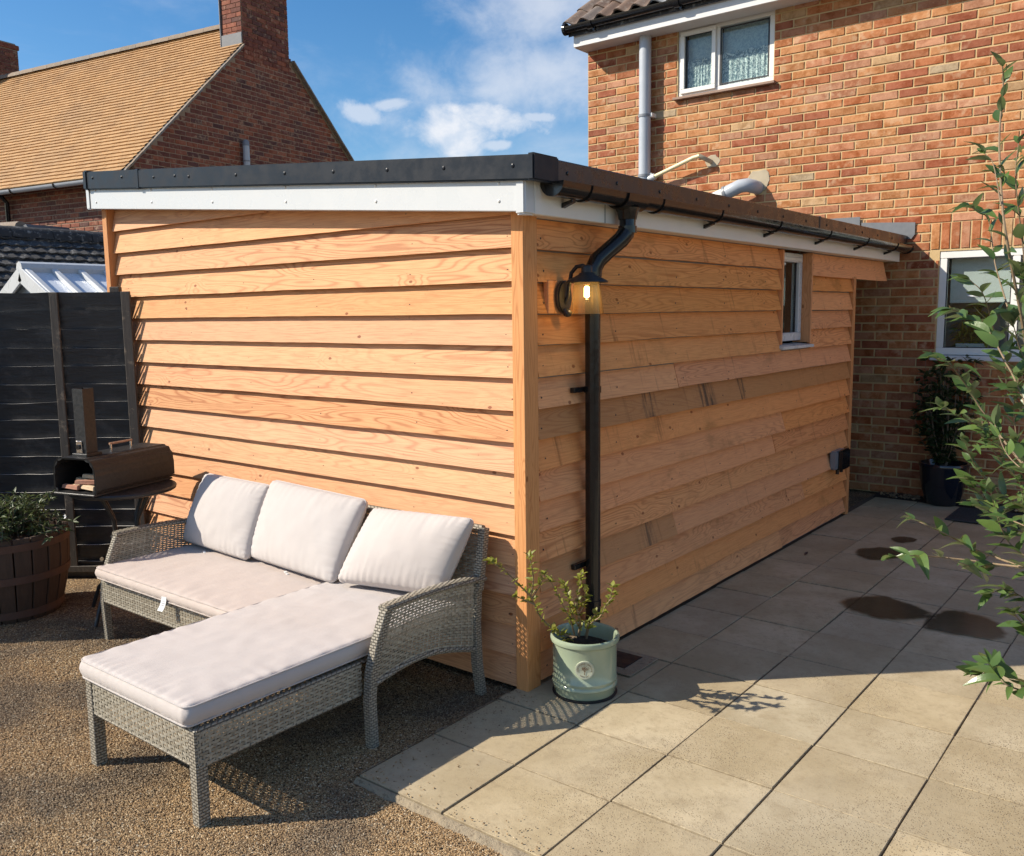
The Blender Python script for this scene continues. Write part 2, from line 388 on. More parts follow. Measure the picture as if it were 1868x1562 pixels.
SX_, SY_ = 0.400, 0.3906
def slab_mat():
    t = NT('buff_concrete_slab'); o = t.geo('Position'); r = t.orand()
    base = t.ramp(r, [(0, (0.42, 0.340, 0.215)), (0.3, (0.52, 0.425, 0.270)), (0.6, (0.46, 0.375, 0.240)), (0.8, (0.50, 0.425, 0.290)), (1, (0.56, 0.455, 0.290))])
    f = t.noise(o, 2.4, 6, 0.6); c = t.mix(t.rng(f, 0.35, 0.7), t.hsv(base, 0.498, 1.12, 0.78), base)
    c = t.mix(t.rng(t.noise(o, 9, 6, 0.7), 0.48, 0.72, 0, 0.55), c, (0.31, 0.235, 0.135))
    # the surface is worn through to its aggregate in places, more towards the garden
    px = t.n('ShaderNodeSeparateXYZ'); t.set(px.inputs[0], o)
    worn_or_lit = t.math('ADD', t.noise(o, 1.9, 4, 0.6), t.math('MULTIPLY', t.math('SUBTRACT', px.outputs[0], 1.0), 0.11))
    worn_or_lit = t.math('ADD', worn_or_lit, t.math('MULTIPLY', t.math('ADD', px.outputs[1], 0.2), -0.05))
    worn_or_lit = t.rng(worn_or_lit, 0.40, 0.62)
    d1 = t.vor(t.mapv(o, (1, 1, 0.2)), 150, out='Distance'); dc = t.vor(t.mapv(o, (1, 1, 0.2)), 150, out='Color')
    sc = t.n('ShaderNodeSeparateColor'); t.set(sc.inputs[0], dc)
    sel = t.math('MULTIPLY', t.math('GREATER_THAN', t.math('ADD', sc.outputs[0], t.math('MULTIPLY', t.noise(o, 30, 3), 0.5)), 0.62), t.rng(d1, 0.25, 0.42, 1, 0))
    agg = t.ramp(sc.outputs[1], [(0, (0.10, 0.065, 0.035)), (0.5, (0.20, 0.13, 0.065)), (0.8, (0.17, 0.15, 0.12)), (1, (0.50, 0.42, 0.28))])
    c = t.mix(t.math('MULTIPLY', sel, t.math('MULTIPLY', worn_or_lit, 0.88)), c, agg)
    lo = t.n('ShaderNodeSeparateXYZ'); t.set(lo.inputs[0], t.tc())
    edge = t.math('MAXIMUM', t.math('DIVIDE', t.math('ABSOLUTE', lo.outputs[0]), SX_/2), t.math('DIVIDE', t.math('ABSOLUTE', lo.outputs[1]), SY_/2))
    edge = t.math('ADD', edge, t.math('MULTIPLY', t.math('SUBTRACT', t.noise(o, 28, 5, 0.7), 0.5), 0.16))
    c = t.mix(t.rng(edge, 0.955, 1.0, 0, 0.6), c, (0.18, 0.135, 0.085))     # sandy dirt that gathers at the joints
    c = t.mix(t.rng(t.noise(o, 1.1, 5, 0.65), 0.50, 0.66, 0, 0.30), c, (0.34, 0.285, 0.20))
    c = t.mix(t.rng(t.noise(o, 34, 6, 0.75), 0.48, 0.70, 0, 0.42), c, (0.25, 0.19, 0.115))
    pit = t.rng(t.noise(o, 70, 3, 0.6), 0.68, 0.76)
    c = t.mix(t.math('MULTIPLY', pit, 0.4), c, (0.14, 0.10, 0.06))
    h = t.math('ADD', t.math('MULTIPLY', t.noise(o, 90, 5, 0.65), 0.5), t.math('MULTIPLY', t.math('MULTIPLY', sel, worn_or_lit), 0.6))
    return t.fin(c, 0.88, t.bump(h, 0.45, 0.004))
M_slab = slab_mat()
M_sand = mortar_mat('dark_joint_sand', (0.07, 0.055, 0.038), (0.16, 0.125, 0.082))
def edging_mat():
    t = NT('crumbled_mortar_edging'); o = t.geo('Position')
    c = t.mix(t.noise(o, 18, 6, 0.7), (0.20, 0.155, 0.10), (0.42, 0.345, 0.235)); c = t.mix(t.rng(t.noise(o, 70, 3), 0.55, 0.7, 0, 0.7), c, (0.13, 0.09, 0.06))
    return t.fin(c, 0.95, t.bump(t.noise(o, 60, 6, 0.7), 0.9, 0.01))
M_edging = edging_mat()

def gravel_mat(scatter=False):
    t = NT('loose_brown_pea_gravel' if scatter else 'bonded_brown_gravel'); o = t.geo('Position')
    if scatter:
        r = t.rnd()
    else:
        vc = t.vor(o, 115, out='Color'); s = t.n('ShaderNodeSeparateColor'); t.set(s.inputs[0], vc); r = s.outputs[0]
    c = t.ramp(r, [(0, (0.13, 0.075, 0.034)), (0.22, (0.27, 0.16, 0.068)), (0.45, (0.42, 0.265, 0.12)), (0.7, (0.34, 0.23, 0.12)), (0.9, (0.54, 0.38, 0.20)), (1.0, (0.66, 0.55, 0.38))])
    big = t.noise(o, 1.6, 5, 0.6)
    c = t.mix(t.rng(big, 0.40, 0.60, 0, 0.85), c, t.hsv(c, 0.50, 0.8, 0.45))
    c = t.mix(t.rng(t.noise(o, 2.7, 4, 0.6), 0.55, 0.7, 0, 0.35), c, (0.36, 0.22, 0.10))
    c = t.mix(t.rng(t.noise(t.mapv(o, (1, 1, 0)), 1.15, 7, 0.6), 0.64, 0.69, 0, 0.8), c, (0.58, 0.52, 0.44))
    if scatter: return t.fin(c, 0.8, t.bump(t.noise(o, 300, 3), 0.3, 0.002))
    d = t.vor(o, 115); c = t.mix(t.rng(d, 0.35, 0.65, 0, 0.75), c, (0.05, 0.032, 0.018))
    return t.fin(c, 0.9, t.bump(t.math('SUBTRACT', 1.0, d), 1.0, 0.006))
M_gravel = gravel_mat(); M_pebble = gravel_mat(True)

M_white = plain('white_upvc', (0.58, 0.595, 0.60), 0.28, 0.02, 4, 0.02)
M_white_old = plain('aged_white_upvc', (0.74, 0.73, 0.69), 0.4, 0.05, 9, 0.03, dirt=0.10)
M_soffit = plain('painted_eaves_board', (0.66, 0.65, 0.64), 0.55, 0.06, 7, 0.06, dirt=0.12)
M_trim = plain('black_roof_trim_plastic', (0.016, 0.019, 0.025), 0.38, 0.25, 9, 0.08, 30)
M_trim.node_tree.nodes['Principled BSDF'].inputs['Specular IOR Level'].default_value = 0.22
M_trim_side = plain('satin_black_trim', (0.030, 0.027, 0.026), 0.30, 0.2, 9, 0.06, 30)
M_black = plain('gloss_black_plastic', (0.012, 0.012, 0.013), 0.16, 0.15, 20, 0.03, 40)
M_blackmetal = plain('black_powder_coat', (0.022, 0.021, 0.021), 0.42, 0.2, 30, 0.15, 260)
M_oven = plain('textured_black_oven_steel', (0.011, 0.0115, 0.0125), 0.5, 0.2, 30, 0.25, 420)
M_steel = plain('bright_steel', (0.62, 0.58, 0.54), 0.22, 0.08, 20, 0.04, metallic=1.0)
M_copper = plain('copper_wood_handle', (0.40, 0.24, 0.16), 0.35, 0.15, 30, 0.05)
M_membrane = plain('dark_roof_membrane', (0.035, 0.036, 0.04), 0.6, 0.2, 4, 0.1)
M_grey = plain('grey_pvc_pipe', (0.43, 0.46, 0.50), 0.35, 0.07, 6, 0.04, dirt=0.06)
M_greyd = plain('dark_grey_pvc', (0.22, 0.23, 0.25), 0.4, 0.08, 8, 0.05)
M_cream = plain('cream_overflow_pipe', (0.72, 0.62, 0.36), 0.4, 0.06, 12, 0.03)
M_lead = plain('dull_lead_sheet', (0.15, 0.155, 0.165), 0.5, 0.18, 10, 0.25, 22)
M_sill = plain('brown_painted_sill', (0.27, 0.17, 0.12), 0.6, 0.15, 20, 0.1)
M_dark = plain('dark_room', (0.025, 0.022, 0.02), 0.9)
M_room = plain('plain_room_wall', (0.22, 0.20, 0.18), 0.9)
M_gasket = plain('black_glazing_gasket', (0.015, 0.013, 0.017), 0.5)
M_soil = plain('dark_potting_soil', (0.030, 0.020, 0.013), 0.95, 0.4, 40, 0.9, 90)
M_mat = plain('dark_rubber_mat', (0.035, 0.036, 0.038), 0.7, 0.2, 40, 0.5, 200)
M_knob = plain('pale_worn_knot', (0.50, 0.43, 0.32), 0.6)

def glass_mat(name, tint=(1, 1, 1), rough=0.0, refl=0.9, haze=0.0):
    t = NT(name); t.t.nodes.remove(t.b)
    tr = t.n('ShaderNodeBsdfTransparent'); t.set(tr.inputs[0], tint)
    gl = t.n('ShaderNodeBsdfGlossy'); gl.inputs['Roughness'].default_value = rough
    fr = t.n('ShaderNodeFresnel'); fr.inputs['IOR'].default_value = 1.5
    front = t.math('SUBTRACT', 1.0, t.geo('Backfacing'))
    body = tr.outputs[0]
    if haze:
        tl = t.n('ShaderNodeBsdfTranslucent'); t.set(tl.inputs[0], (0.95, 0.78, 0.5)); mh = t.n('ShaderNodeMixShader'); mh.inputs[0].default_value = haze
        t.set(mh.inputs[1], body); t.set(mh.inputs[2], tl.outputs[0]); body = mh.outputs[0]
    mx = t.n('ShaderNodeMixShader'); t.set(mx.inputs[0], t.math('MULTIPLY', t.math('MULTIPLY', fr.outputs[0], refl), front)); t.set(mx.inputs[1], body); t.set(mx.inputs[2], gl.outputs[0])
    t.t.links.new(mx.outputs[0], t.out.inputs[0]); return t.m
M_glass = glass_mat('window_glass', (0.88, 0.92, 0.90), 0.01, 1.5)
M_lampglass = glass_mat('amber_lamp_glass', (0.975, 0.88, 0.70), 0.04, 1.3, 0.05)
M_bulbglass = glass_mat('clear_bulb_glass', (0.99, 0.96, 0.88), 0.02, 0.8)
def obscured():
    t = NT('obscured_patterned_glass'); o = t.tc(); n = t.noise(o, 38, 3, 0.5, 1.2)
    t.set(t.b.inputs['Base Color'], t.mix(t.rng(n, 0.4, 0.6), (0.30, 0.36, 0.40), (0.42, 0.49, 0.52)))
    return t.fin(None, 0.12, t.bump(t.noise(o, 60, 3, 0.5, 1.0), 0.25, 0.004))
M_obscured = obscured()
def lace():
    t = NT('white_lace_net'); o = t.tc(); w = t.noise(o, 20, 2, 0.5, 2.0)
    pat = t.math('ABSOLUTE', t.math('SUBTRACT', w, 0.5)); pat = t.rng(pat, 0.02, 0.09, 1, 0)
    t.fin(t.mix(pat, (0.20, 0.27, 0.31), (0.80, 0.84, 0.85)), 0.9, t.bump(pat, 0.4, 0.003)); return t.m
M_lace = lace()
def emit(name, col, s):
    t = NT(name); t.t.nodes.remove(t.b); e = t.n('ShaderNodeEmission'); t.set(e.inputs[0], col); e.inputs[1].default_value = s
    t.t.links.new(e.outputs[0], t.out.inputs[0]); return t.m
M_filament = emit('glowing_filament', (1.0, 0.76, 0.42), 22.0)

def fabric(name='pale_pink_beige_canvas', warm=False):
    t = NT(name); o = t.tc(); r = t.orand()
    w = t.math('ADD', t.wave(o, 420, 0.6, 1, 1, 'X'), t.math('ADD', t.wave(o, 420, 0.6, 1, 1, 'Y'), t.wave(o, 420, 0.6, 1, 1, 'Z')))
    c = t.mix(t.noise(o, 5, 5, 0.6), (0.475, 0.425, 0.395), (0.535, 0.485, 0.455))
    c = t.mix(t.rng(t.noise(o, 2.2, 4, 0.6), 0.5, 0.75, 0, 0.3), c, (0.46, 0.385, 0.335))
    c = t.hsv(c, 0.5, t.rng(r, 0, 1, 0.75, 1.1, False), t.rng(r, 0, 1, 0.97, 1.05, False))
    if warm: c = t.mix(1.0, c, (1.0, 0.925, 0.87), 'MULTIPLY')
    h = t.math('ADD', t.math('MULTIPLY', w, 0.05), t.math('MULTIPLY', t.noise(t.mapv(o, (1, 1, 1)), 14, 4, 0.6, 0.5), 0.7))
    return t.fin(c, 0.9, t.bump(h, 0.28, 0.012), Sheen_Weight=0.25)
M_fabric = fabric(); M_fabric_warm = fabric('warm_pink_beige_canvas', True)
M_tag = plain('white_care_tag', (0.80, 0.80, 0.80), 0.6, 0.05)
M_print = plain('grey_tag_print', (0.35, 0.35, 0.36), 0.7)
def wicker():
    t = NT('grey_beige_flat_wicker'); r = t.rnd(); o = t.geo('Position')
    c = t.ramp(r, [(0, (0.25, 0.22, 0.165)), (0.5, (0.34, 0.305, 0.235)), (1, (0.42, 0.385, 0.31))])
    c = t.mix(t.rng(t.noise(o, 60, 3), 0.4, 0.7, 0, 0.45), c, (0.17, 0.145, 0.11))
    return t.fin(c, 0.55, t.bump(t.noise(o, 240, 2), 0.3, 0.001))
M_wicker = wicker()
def wicker_wrap():
    t = NT('wrapped_wicker_pole'); o = t.tc(); sep = t.n('ShaderNodeSeparateXYZ'); t.set(sep.inputs[0], o)
    rows = t.math('FRACT', t.math('MULTIPLY', sep.outputs[2], 95.0)); k = t.math('FLOOR', t.math('MULTIPLY', sep.outputs[2], 95.0))
    hu = t.math('FRACT', t.math('ADD', t.math('MULTIPLY', t.math('ADD', sep.outputs[0], sep.outputs[1]), 42.0), t.math('MULTIPLY', k, 0.5)))
    gap = t.math('MULTIPLY', t.rng(t.math('ABSOLUTE', t.math('SUBTRACT', rows, 0.5)), 0.30, 0.48, 1, 0), t.rng(t.math('ABSOLUTE', t.math('SUBTRACT', hu, 0.5)), 0.32, 0.48, 1, 0.25))
    c = t.mix(gap, (0.085, 0.070, 0.05), t.mix(t.noise(o, 70, 3), (0.27, 0.24, 0.185), (0.40, 0.36, 0.29)))
    return t.fin(c, 0.55, t.bump(gap, 0.9, 0.004))
M_wrap = wicker_wrap()
def tile_mat(name, stops, lichen, lamt, rough=0.85):
    t = NT(name); r = t.rnd(); o = t.geo('Position')
    c = t.ramp(r, stops); c = t.mix(t.rng(t.noise(o, 1.3, 5, 0.6), 0.4, 0.7, 0, 0.5), c, t.hsv(c, 0.5, 0.9, 0.75))
    c = t.mix(t.rng(t.noise(o, 17, 6, 0.7), 0.52, 0.68, 0, lamt), c, lichen)
    return t.fin(c, rough, t.bump(t.noise(o, 70, 5, 0.7), 0.5, 0.008))
M_tile = tile_mat('buff_lichened_clay_tile', [(0, (0.40, 0.225, 0.095)), (0.5, (0.45, 0.262, 0.112)), (1, (0.49, 0.29, 0.13))], (0.36, 0.27, 0.14), 0.3)
M_ridge = tile_mat('grey_lichened_ridge_tile', [(0, (0.20, 0.16, 0.12)), (0.5, (0.27, 0.20, 0.14)), (1, (0.22, 0.20, 0.18))], (0.33, 0.31, 0.27), 0.6)
M_blacktile = tile_mat('black_lichened_tile', [(0, (0.022, 0.022, 0.024)), (0.5, (0.035, 0.034, 0.035)), (1, (0.05, 0.048, 0.048))], (0.36, 0.35, 0.33), 0.55)
M_pantile = tile_mat('brown_weathered_pantile', [(0, (0.15, 0.095, 0.07)), (0.5, (0.22, 0.14, 0.095)), (1, (0.19, 0.15, 0.125))], (0.36, 0.32, 0.26), 0.55)
M_pantile_grey = tile_mat('silvered_pantile', [(0, (0.30, 0.30, 0.30)), (1, (0.40, 0.40, 0.40))], (0.5, 0.48, 0.45), 0.5)
M_polytop = plain('white_ribbed_sheet', (0.70, 0.75, 0.82), 0.3, 0.04, 5, 0.03)
M_shedwall = plain('pale_grey_shed_wall', (0.50, 0.52, 0.53), 0.6, 0.05, 6, 0.05)

def leaf_mat(name, a, b, back, rough=0.38, trans=0.25):
    t = NT(name); r = t.rnd(); o = t.tc()
    c = t.ramp(r, [(0, a), (0.6, tuple((x+y)/2 for x, y in zip(a, b))), (1, b)])
    c = t.mix(t.rng(t.noise(t.geo('Position'), 60, 3), 0.4, 0.75, 0, 0.35), c, t.hsv(c, 0.485, 1.0, 0.65))
    c = t.mix(t.geo('Backfacing'), c, back)
    t.fin(c, rough, t.bump(t.noise(t.geo('Position'), 150, 3), 0.2, 0.002))
    tr = t.n('ShaderNodeBsdfTranslucent'); t.set(tr.inputs[0], t.hsv(c, 0.48, 1.2, 1.7))
    mx = t.n('ShaderNodeMixShader'); mx.inputs[0].default_value = trans
    t.t.links.new(t.b.outputs[0], mx.inputs[1]); t.t.links.new(tr.outputs[0], mx.inputs[2]); t.t.links.new(mx.outputs[0], t.out.inputs[0]); return t.m
M_leaf = leaf_mat('glossy_evergreen_leaf', (0.048, 0.094, 0.026), (0.115, 0.180, 0.045), (0.14, 0.19, 0.085), 0.30, 0.20)
M_leaf_pot = leaf_mat('fresh_yellow_green_leaf', (0.16, 0.20, 0.025), (0.30, 0.30, 0.05), (0.22, 0.24, 0.07), 0.45, 0.35)
M_leaf_dark = leaf_mat('dark_shrub_leaf', (0.018, 0.035, 0.012), (0.04, 0.065, 0.02), (0.05, 0.075, 0.03), 0.45, 0.15)
M_leaf_herb = leaf_mat('muted_herb_leaf', (0.035, 0.060, 0.020), (0.09, 0.12, 0.04), (0.10, 0.13, 0.06), 0.5, 0.2)
M_twig = plain('pale_brown_twig', (0.24, 0.17, 0.10), 0.7, 0.25, 60, 0.3)
M_twig_grey = plain('grey_brown_twig', (0.20, 0.15, 0.11), 0.75, 0.3, 60, 0.3)
def glaze(name, col, drip):
    t = NT(name); o = t.tc(); f = t.noise(o, 4, 5, 0.6); c = t.mix(t.rng(f, 0.35, 0.7), col, drip)
    c = t.mix(t.rng(t.noise(t.mapv(o, (1, 1, 0.3)), 22, 4, 0.6), 0.6, 0.72, 0, 0.4), c, tuple(x*0.6 for x in col))
    return t.fin(c, 0.16, t.bump(t.noise(o, 8, 4), 0.06, 0.01), Coat_Weight=0.5)
M_glaze = glaze('sage_green_glaze', (0.30, 0.36, 0.25), (0.36, 0.42, 0.30))
M_blueglaze = glaze('navy_glaze', (0.008, 0.010, 0.017), (0.011, 0.014, 0.022))
M_medal = plain('cream_stamped_clay', (0.46, 0.48, 0.36), 0.35, 0.06, 20, 0.05)
M_medalink = plain('brown_stamped_print', (0.16, 0.085, 0.04), 0.6, 0.2, 60)
def barrel_mat():
    t = NT('old_oak_barrel'); o = t.tc(); g = t.noise(t.mapv(o, (1, 1, 0.12)), 50, 6, 0.65)
    return t.fin(t.mix(g, (0.030, 0.018, 0.012), (0.095, 0.055, 0.035)), 0.75, t.bump(g, 0.5, 0.004))
M_barrel = barrel_mat()
M_hoop = plain('rusty_iron_hoop', (0.09, 0.045, 0.03), 0.7, 0.3, 20, 0.3)
M_chip = plain('split_firewood', (0.58, 0.43, 0.27), 0.8, 0.2, 30, 0.3)
M_chip_red = plain('reddish_kindling', (0.36, 0.17, 0.11), 0.8, 0.2, 30, 0.3)
def wet():
    t = NT('shallow_rain_water'); t.t.nodes.remove(t.b)
    tr = t.n('ShaderNodeBsdfTransparent'); t.set(tr.inputs[0], (0.46, 0.45, 0.43))
    gl = t.n('ShaderNodeBsdfGlossy'); gl.inputs['Roughness'].default_value = 0.12
    fr = t.n('ShaderNodeFresnel'); fr.inputs['IOR'].default_value = 1.2
    mx = t.n('ShaderNodeMixShader'); t.set(mx.inputs[0], t.math('MULTIPLY', fr.outputs[0], 0.4)); t.set(mx.inputs[1], tr.outputs[0]); t.set(mx.inputs[2], gl.outputs[0])
    at = t.n('ShaderNodeAttribute', attribute_name='wet'); cl = t.n('ShaderNodeBsdfTransparent'); m2 = t.n('ShaderNodeMixShader')
    f = t.math('ADD', at.outputs['Fac'], t.math('MULTIPLY', t.math('SUBTRACT', t.noise(t.geo('Position'), 26, 5, 0.7), 0.5), 0.9))
    t.set(m2.inputs[0], t.rng(f, 0.05, 0.95)); t.set(m2.inputs[1], cl.outputs[0]); t.set(m2.inputs[2], mx.outputs[0])
    t.t.links.new(m2.outputs[0], t.out.inputs[0]); return t.m
M_wet = wet()

# ------------------------------------------------------------------ the ground
g = MB()
g.add([(-120, -120, -0.02), (120, -120, -0.02), (120, 120, -0.02), (-120, 120, -0.02)], [(0, 1, 2, 3)])
struct(g.build('ground', M_gravel))
# loose pebbles on the bonded gravel, near the camera
def pebbles():
    n = 150000
    u = RNG.uniform(-30, 960, n*2); v = 1130+(1600-1130)*RNG.uniform(0, 1, n*2)**1.0
    pts = []
    d = FW[None]*FPX + RT[None]*(u-PW/2)[:, None] - UP[None]*(v-PH/2)[:, None]
    t = (-0.02-CAM[2])/d[:, 2]; P = CAM+d*t[:, None]
    keep = ~((P[:, 0] > -0.05) & (P[:, 1] > -0.97)) & (P[:, 1] < -0.02) & (P[:, 0] > -3.6)
    P = P[keep][:n]; n = len(P)
    a = RNG.uniform(0.0020, 0.0050, n); b = a*RNG.uniform(0.6, 0.95, n); c = a*RNG.uniform(0.35, 0.65, n)
    th = RNG.uniform(0, math.tau, n); ct, st = np.cos(th), np.sin(th)
    base = np.array([(1, 0, 0), (0, 1, 0), (-1, 0, 0), (0, -1, 0), (0.1, 0.1, 1), (0, 0, -1)])
    base = base[None]+RNG.uniform(-0.28, 0.28, (n, 6, 3))
    X = base[:, :, 0]*a[:, None]; Y = base[:, :, 1]*b[:, None]; Z = base[:, :, 2]*c[:, None]
    V = np.stack([P[:, 0:1]+X*ct[:, None]-Y*st[:, None], P[:, 1:2]+X*st[:, None]+Y*ct[:, None], -0.019+RNG.uniform(0, 0.003, n)[:, None]+Z], -1).reshape(-1, 3)
    F = np.array([(0, 1, 4), (1, 2, 4), (2, 3, 4), (3, 0, 4), (1, 0, 5), (2, 1, 5), (3, 2, 5), (0, 3, 5)])
    F = (F[None]+(np.arange(n)*6)[:, None, None]).reshape(-1, 3)
    # strays kicked over the edge of the paving
    m = 420; q = RNG.uniform(0, 1, m) < 0.5; e = RNG.exponential(0.07, m)
    V3 = V.reshape(-1, 6, 3)[:m].copy(); c = V3.mean(1, keepdims=True)
    tx = np.where(q, RNG.uniform(0.0, 1.6, m), PX0+e); ty = np.where(q, PY0+e, RNG.uniform(PY0, -0.05, m))
    V3 = V3-c+np.stack([tx, ty, np.full(m, 0.0035)], -1)[:, None, :]
    V = np.concatenate([V, V3.reshape(-1, 3)]); F = np.concatenate([F, (F[:8]-F[:8].min()+0)[None].repeat(m, 0).reshape(-1, 3)+(np.arange(m)*6+n*6).repeat(8)[:, None]])
    stuff(bulk('gravel', V, F, M_pebble))

# patio: a bed with every slab on it
GX, GY, SX, SY = 0.3634, 0.2347, 0.400, 0.3906
PX0, PY0, PX1, PY1 = GX-SX, GY-3*SY, GX+9*SX, GY+12*SY
pebbles()
bed = MB().box(PX0+0.004, PX1, PY0+0.004, 5.14, -0.06, -0.007).build('patio', M_sand); struct(bed)
for i in range(-1, 9):
    for j in range(-3, 12):
        x0, y0 = GX+i*SX, GY+j*SY
        jx, jy = random.uniform(-.0015, .0015), random.uniform(-.0015, .0015)
        w, d = SX/2-0.0022-random.uniform(0, .0012), SY/2-0.0022-random.uniform(0, .0015)
        xa = x0
        if x0 < 0 and y0 > -0.2: xa = 0.022 if y0 > 0 else x0
        w -= (xa-x0)/2
        if y0 > 0 and x0 < 0 and j == 0: pass
        me = MB().obox((0, 0, -0.02), (w, 0, 0), (0, d, 0), (0, 0, 0.02)).mesh('slab', M_slab, 0.002)
        link('slab', me, bed, ((xa+x0+SX)/2+jx, y0+SY/2+jy, random.uniform(-.0025, .0025)), (random.uniform(-.003, .003), random.uniform(-.003, .003), random.uniform(-.004, .004)))
# crumbling mortar fillets along two edges of the paving
def fillet(p, q, w):
    p, q = Vector(p), Vector(q); t = (q-p).normalized(); n = Vector((-t.y, t.x, 0)); m = MB(); N = int((q-p).length/0.02); rows = []
    for i in range(N+1):
        c = p.lerp(q, i/N); k = w*(0.8+0.7*noise.noise(c*9)); h = 0.006+0.008*noise.noise(c*23)
        rows.append([c-n*0.005+Vector((0, 0, -0.004)), c+n*k*0.45+Vector((0, 0, h-0.013+0.006*noise.noise(c*60))), c+n*k+Vector((0, 0, -0.026))])
    vs = [x for r in rows for x in r]
    fs = [(3*i+j, 3*i+j+1, 3*i+4+j, 3*i+3+j) for i in range(N) for j in range(2)]
    m.add(vs, [f[::-1] for f in fs]); return m
struct(fillet((PX0, -0.06, 0), (PX0, PY0, 0), -0.035).build('mortar_edge', M_edging, None, smooth=True))
struct(fillet((PX0, PY0, 0), (PX1, PY0, 0), -0.05).build('mortar_edge', M_edging, None, smooth=True))
# dark soil and stones along the foot of the house
sb = MB(); N = 60
for i in range(N+1):
    x = 0.0+3.6*i/N
    for k, y in enumerate((4.93, 5.02, 5.14)):
        sb.v.append((x, y+(0.02*noise.noise(Vector((x*5, k, 0))) if k == 0 else 0), 0.012+0.012*noise.noise(Vector((x*8, y*8, 1)))+(0 if k else -0.012)))
sb.f = [(3*i+j, 3*i+3+j, 3*i+4+j, 3*i+1+j) for i in range(N) for j in range(2)]
struct(sb.build('soil_strip', M_soil, None, smooth=True))
st = MB()
for _ in range(260):
    x, y, r = random.uniform(0.02, 1.6), random.uniform(4.93, 5.13), random.uniform(0.006, 0.02)
    vs = [Vector((x, y, 0.015))+Vector((a*r*random.uniform(.6, 1.2), b*r*random.uniform(.6, 1.2), c*r*0.7)) for a, b, c in ((1, 0, 0), (0, 1, 0), (-1, 0, 0), (0, -1, 0), (0, 0, 1), (0, 0, -1))]
    st.add(vs, [(0, 1, 4), (1, 2, 4), (2, 3, 4), (3, 0, 4), (1, 0, 5), (2, 1, 5), (3, 2, 5), (0, 3, 5)])
stuff(st.build('stones', M_pebble))

def puddle(pts):
    pts = [atZ(0.0055, *p) for p in pts]; n = len(pts); out = []
    for i in range(n):                                   # closed smooth outline
        a, b, c, d = pts[i-1], pts[i], pts[(i+1) % n], pts[(i+2) % n]
        for k in range(8):
            t = k/8; q = 0.5*((2*b)+(c-a)*t+(2*a-5*b+4*c-d)*t*t+(-a+3*b-3*c+d)*t**3)
            q += Vector((noise.noise(q*14), noise.noise(q*14+Vector((5, 0, 0))), 0))*0.010; q.z = 0.0058; out.append(q)
    c = sum(out, Vector())/len(out); n = len(out); m = MB(); rings = [0.0, 0.70, 0.90, 1.0, 1.12]
    for f in rings[1:]:
        for q in out:
            k = f+(0.10*noise.noise(q*11)+0.06*noise.noise(q*31) if f > 0.8 else 0); p = c.lerp(q, k); p.z = 0.0058; m.v.append(tuple(p))
    m.v.append(tuple(c)); R_ = len(rings)-1
    m.f = [(i, (i+1) % n, R_*n) for i in range(n)]+[(r*n+i, (r+1)*n+i, (r+1)*n+(i+1) % n, r*n+(i+1) % n) for r in range(R_-1) for i in range(n)]
    o = m.build('puddle', M_wet); at = o.data.attributes.new('wet', 'FLOAT', 'POINT')
    for i in range(len(m.v)): at.data[i].value = 1.0 if i >= R_*n else (1.0, 0.92, 0.5, 0.0)[i//n]
    return struct(o)
puddle([(1534, 1100), (1560, 1090), (1600, 1086), (1660, 1102), (1697, 1118), (1680, 1128), (1620, 1130), (1575, 1120)])
puddle([(1686, 1142), (1700, 1122), (1735, 1115), (1800, 1126), (1832, 1150), (1815, 1164), (1760, 1160), (1715, 1152)])
puddle([(1562, 1006), (1580, 1000), (1620, 999), (1650, 1008), (1630, 1019), (1585, 1020)])
puddle([(1626, 982), (1645, 979), (1672, 983), (1660, 989), (1635, 989)])
# drain gully beside the pot, and an old drip mark of the plant's watering
dg = thing('drain_gully', 'open square drain gully in the paving behind the green pot', 'drain', (0.16, 0.52, 0))
MB().box(0.045, 0.30, 0.36, 0.62, 0.0035, 0.0075).build('concrete_surround', M_edging, dg, 0.002)
MB().box(0.08, 0.235, 0.42, 0.58, 0.0085, 0.0105).build('dark_opening', M_gasket, dg)
mt = thing('door_mat', 'dark rubber mat lying on the paving near the house wall', 'mat', (0.95, 4.5, 0.005))
mm = MB().box(0.70, 1.35, 4.34, 4.84, 0.004, 0.016); mm.build('mat_body', M_mat, mt, 0.004)
mr = MB()
for k in range(14): mr.box(0.73, 1.32, 4.37+0.034*k, 4.385+0.034*k, 0.0155, 0.019)
mr.build('mat_ribs', M_mat, mt)

# ------------------------------------------------------------------ brickwork
BRICK_CACHE = {}
def brick_pts(w, h, d, ch=0.004, key=0):
    r = random.Random(key*977+int(w*1e4)+int(h*1e4)*7)
    j = lambda a: r.uniform(-a, a)
    x, z = w/2, h/2
    back = [(-x, 0, -z), (x, 0, -z), (x, 0, z), (-x, 0, z)]
    mid = [(-x+j(.0015), -d+ch, -z+j(.0015)), (x+j(.0015), -d+ch, -z+j(.0015)), (x+j(.0015), -d+ch, z+j(.0015)), (-x+j(.0015), -d+ch, z+j(.0015))]
    fr = [(-x+ch+j(.002), -d+j(.001), -z+ch+j(.0015)), (x-ch+j(.002), -d+j(.001), -z+ch+j(.0015)), (x-ch+j(.002), -d+j(.001), z-ch+j(.0015)), (-x+ch+j(.002), -d+j(.001), z-ch+j(.0015))]
    fs = [(8, 9, 10, 11)]+[(i, (i+1) % 4, 4+(i+1) % 4, 4+i) for i in range(4)]+[(4+i, 4+(i+1) % 4, 8+(i+1) % 4, 8+i) for i in range(4)]
    return back+mid+fr, fs
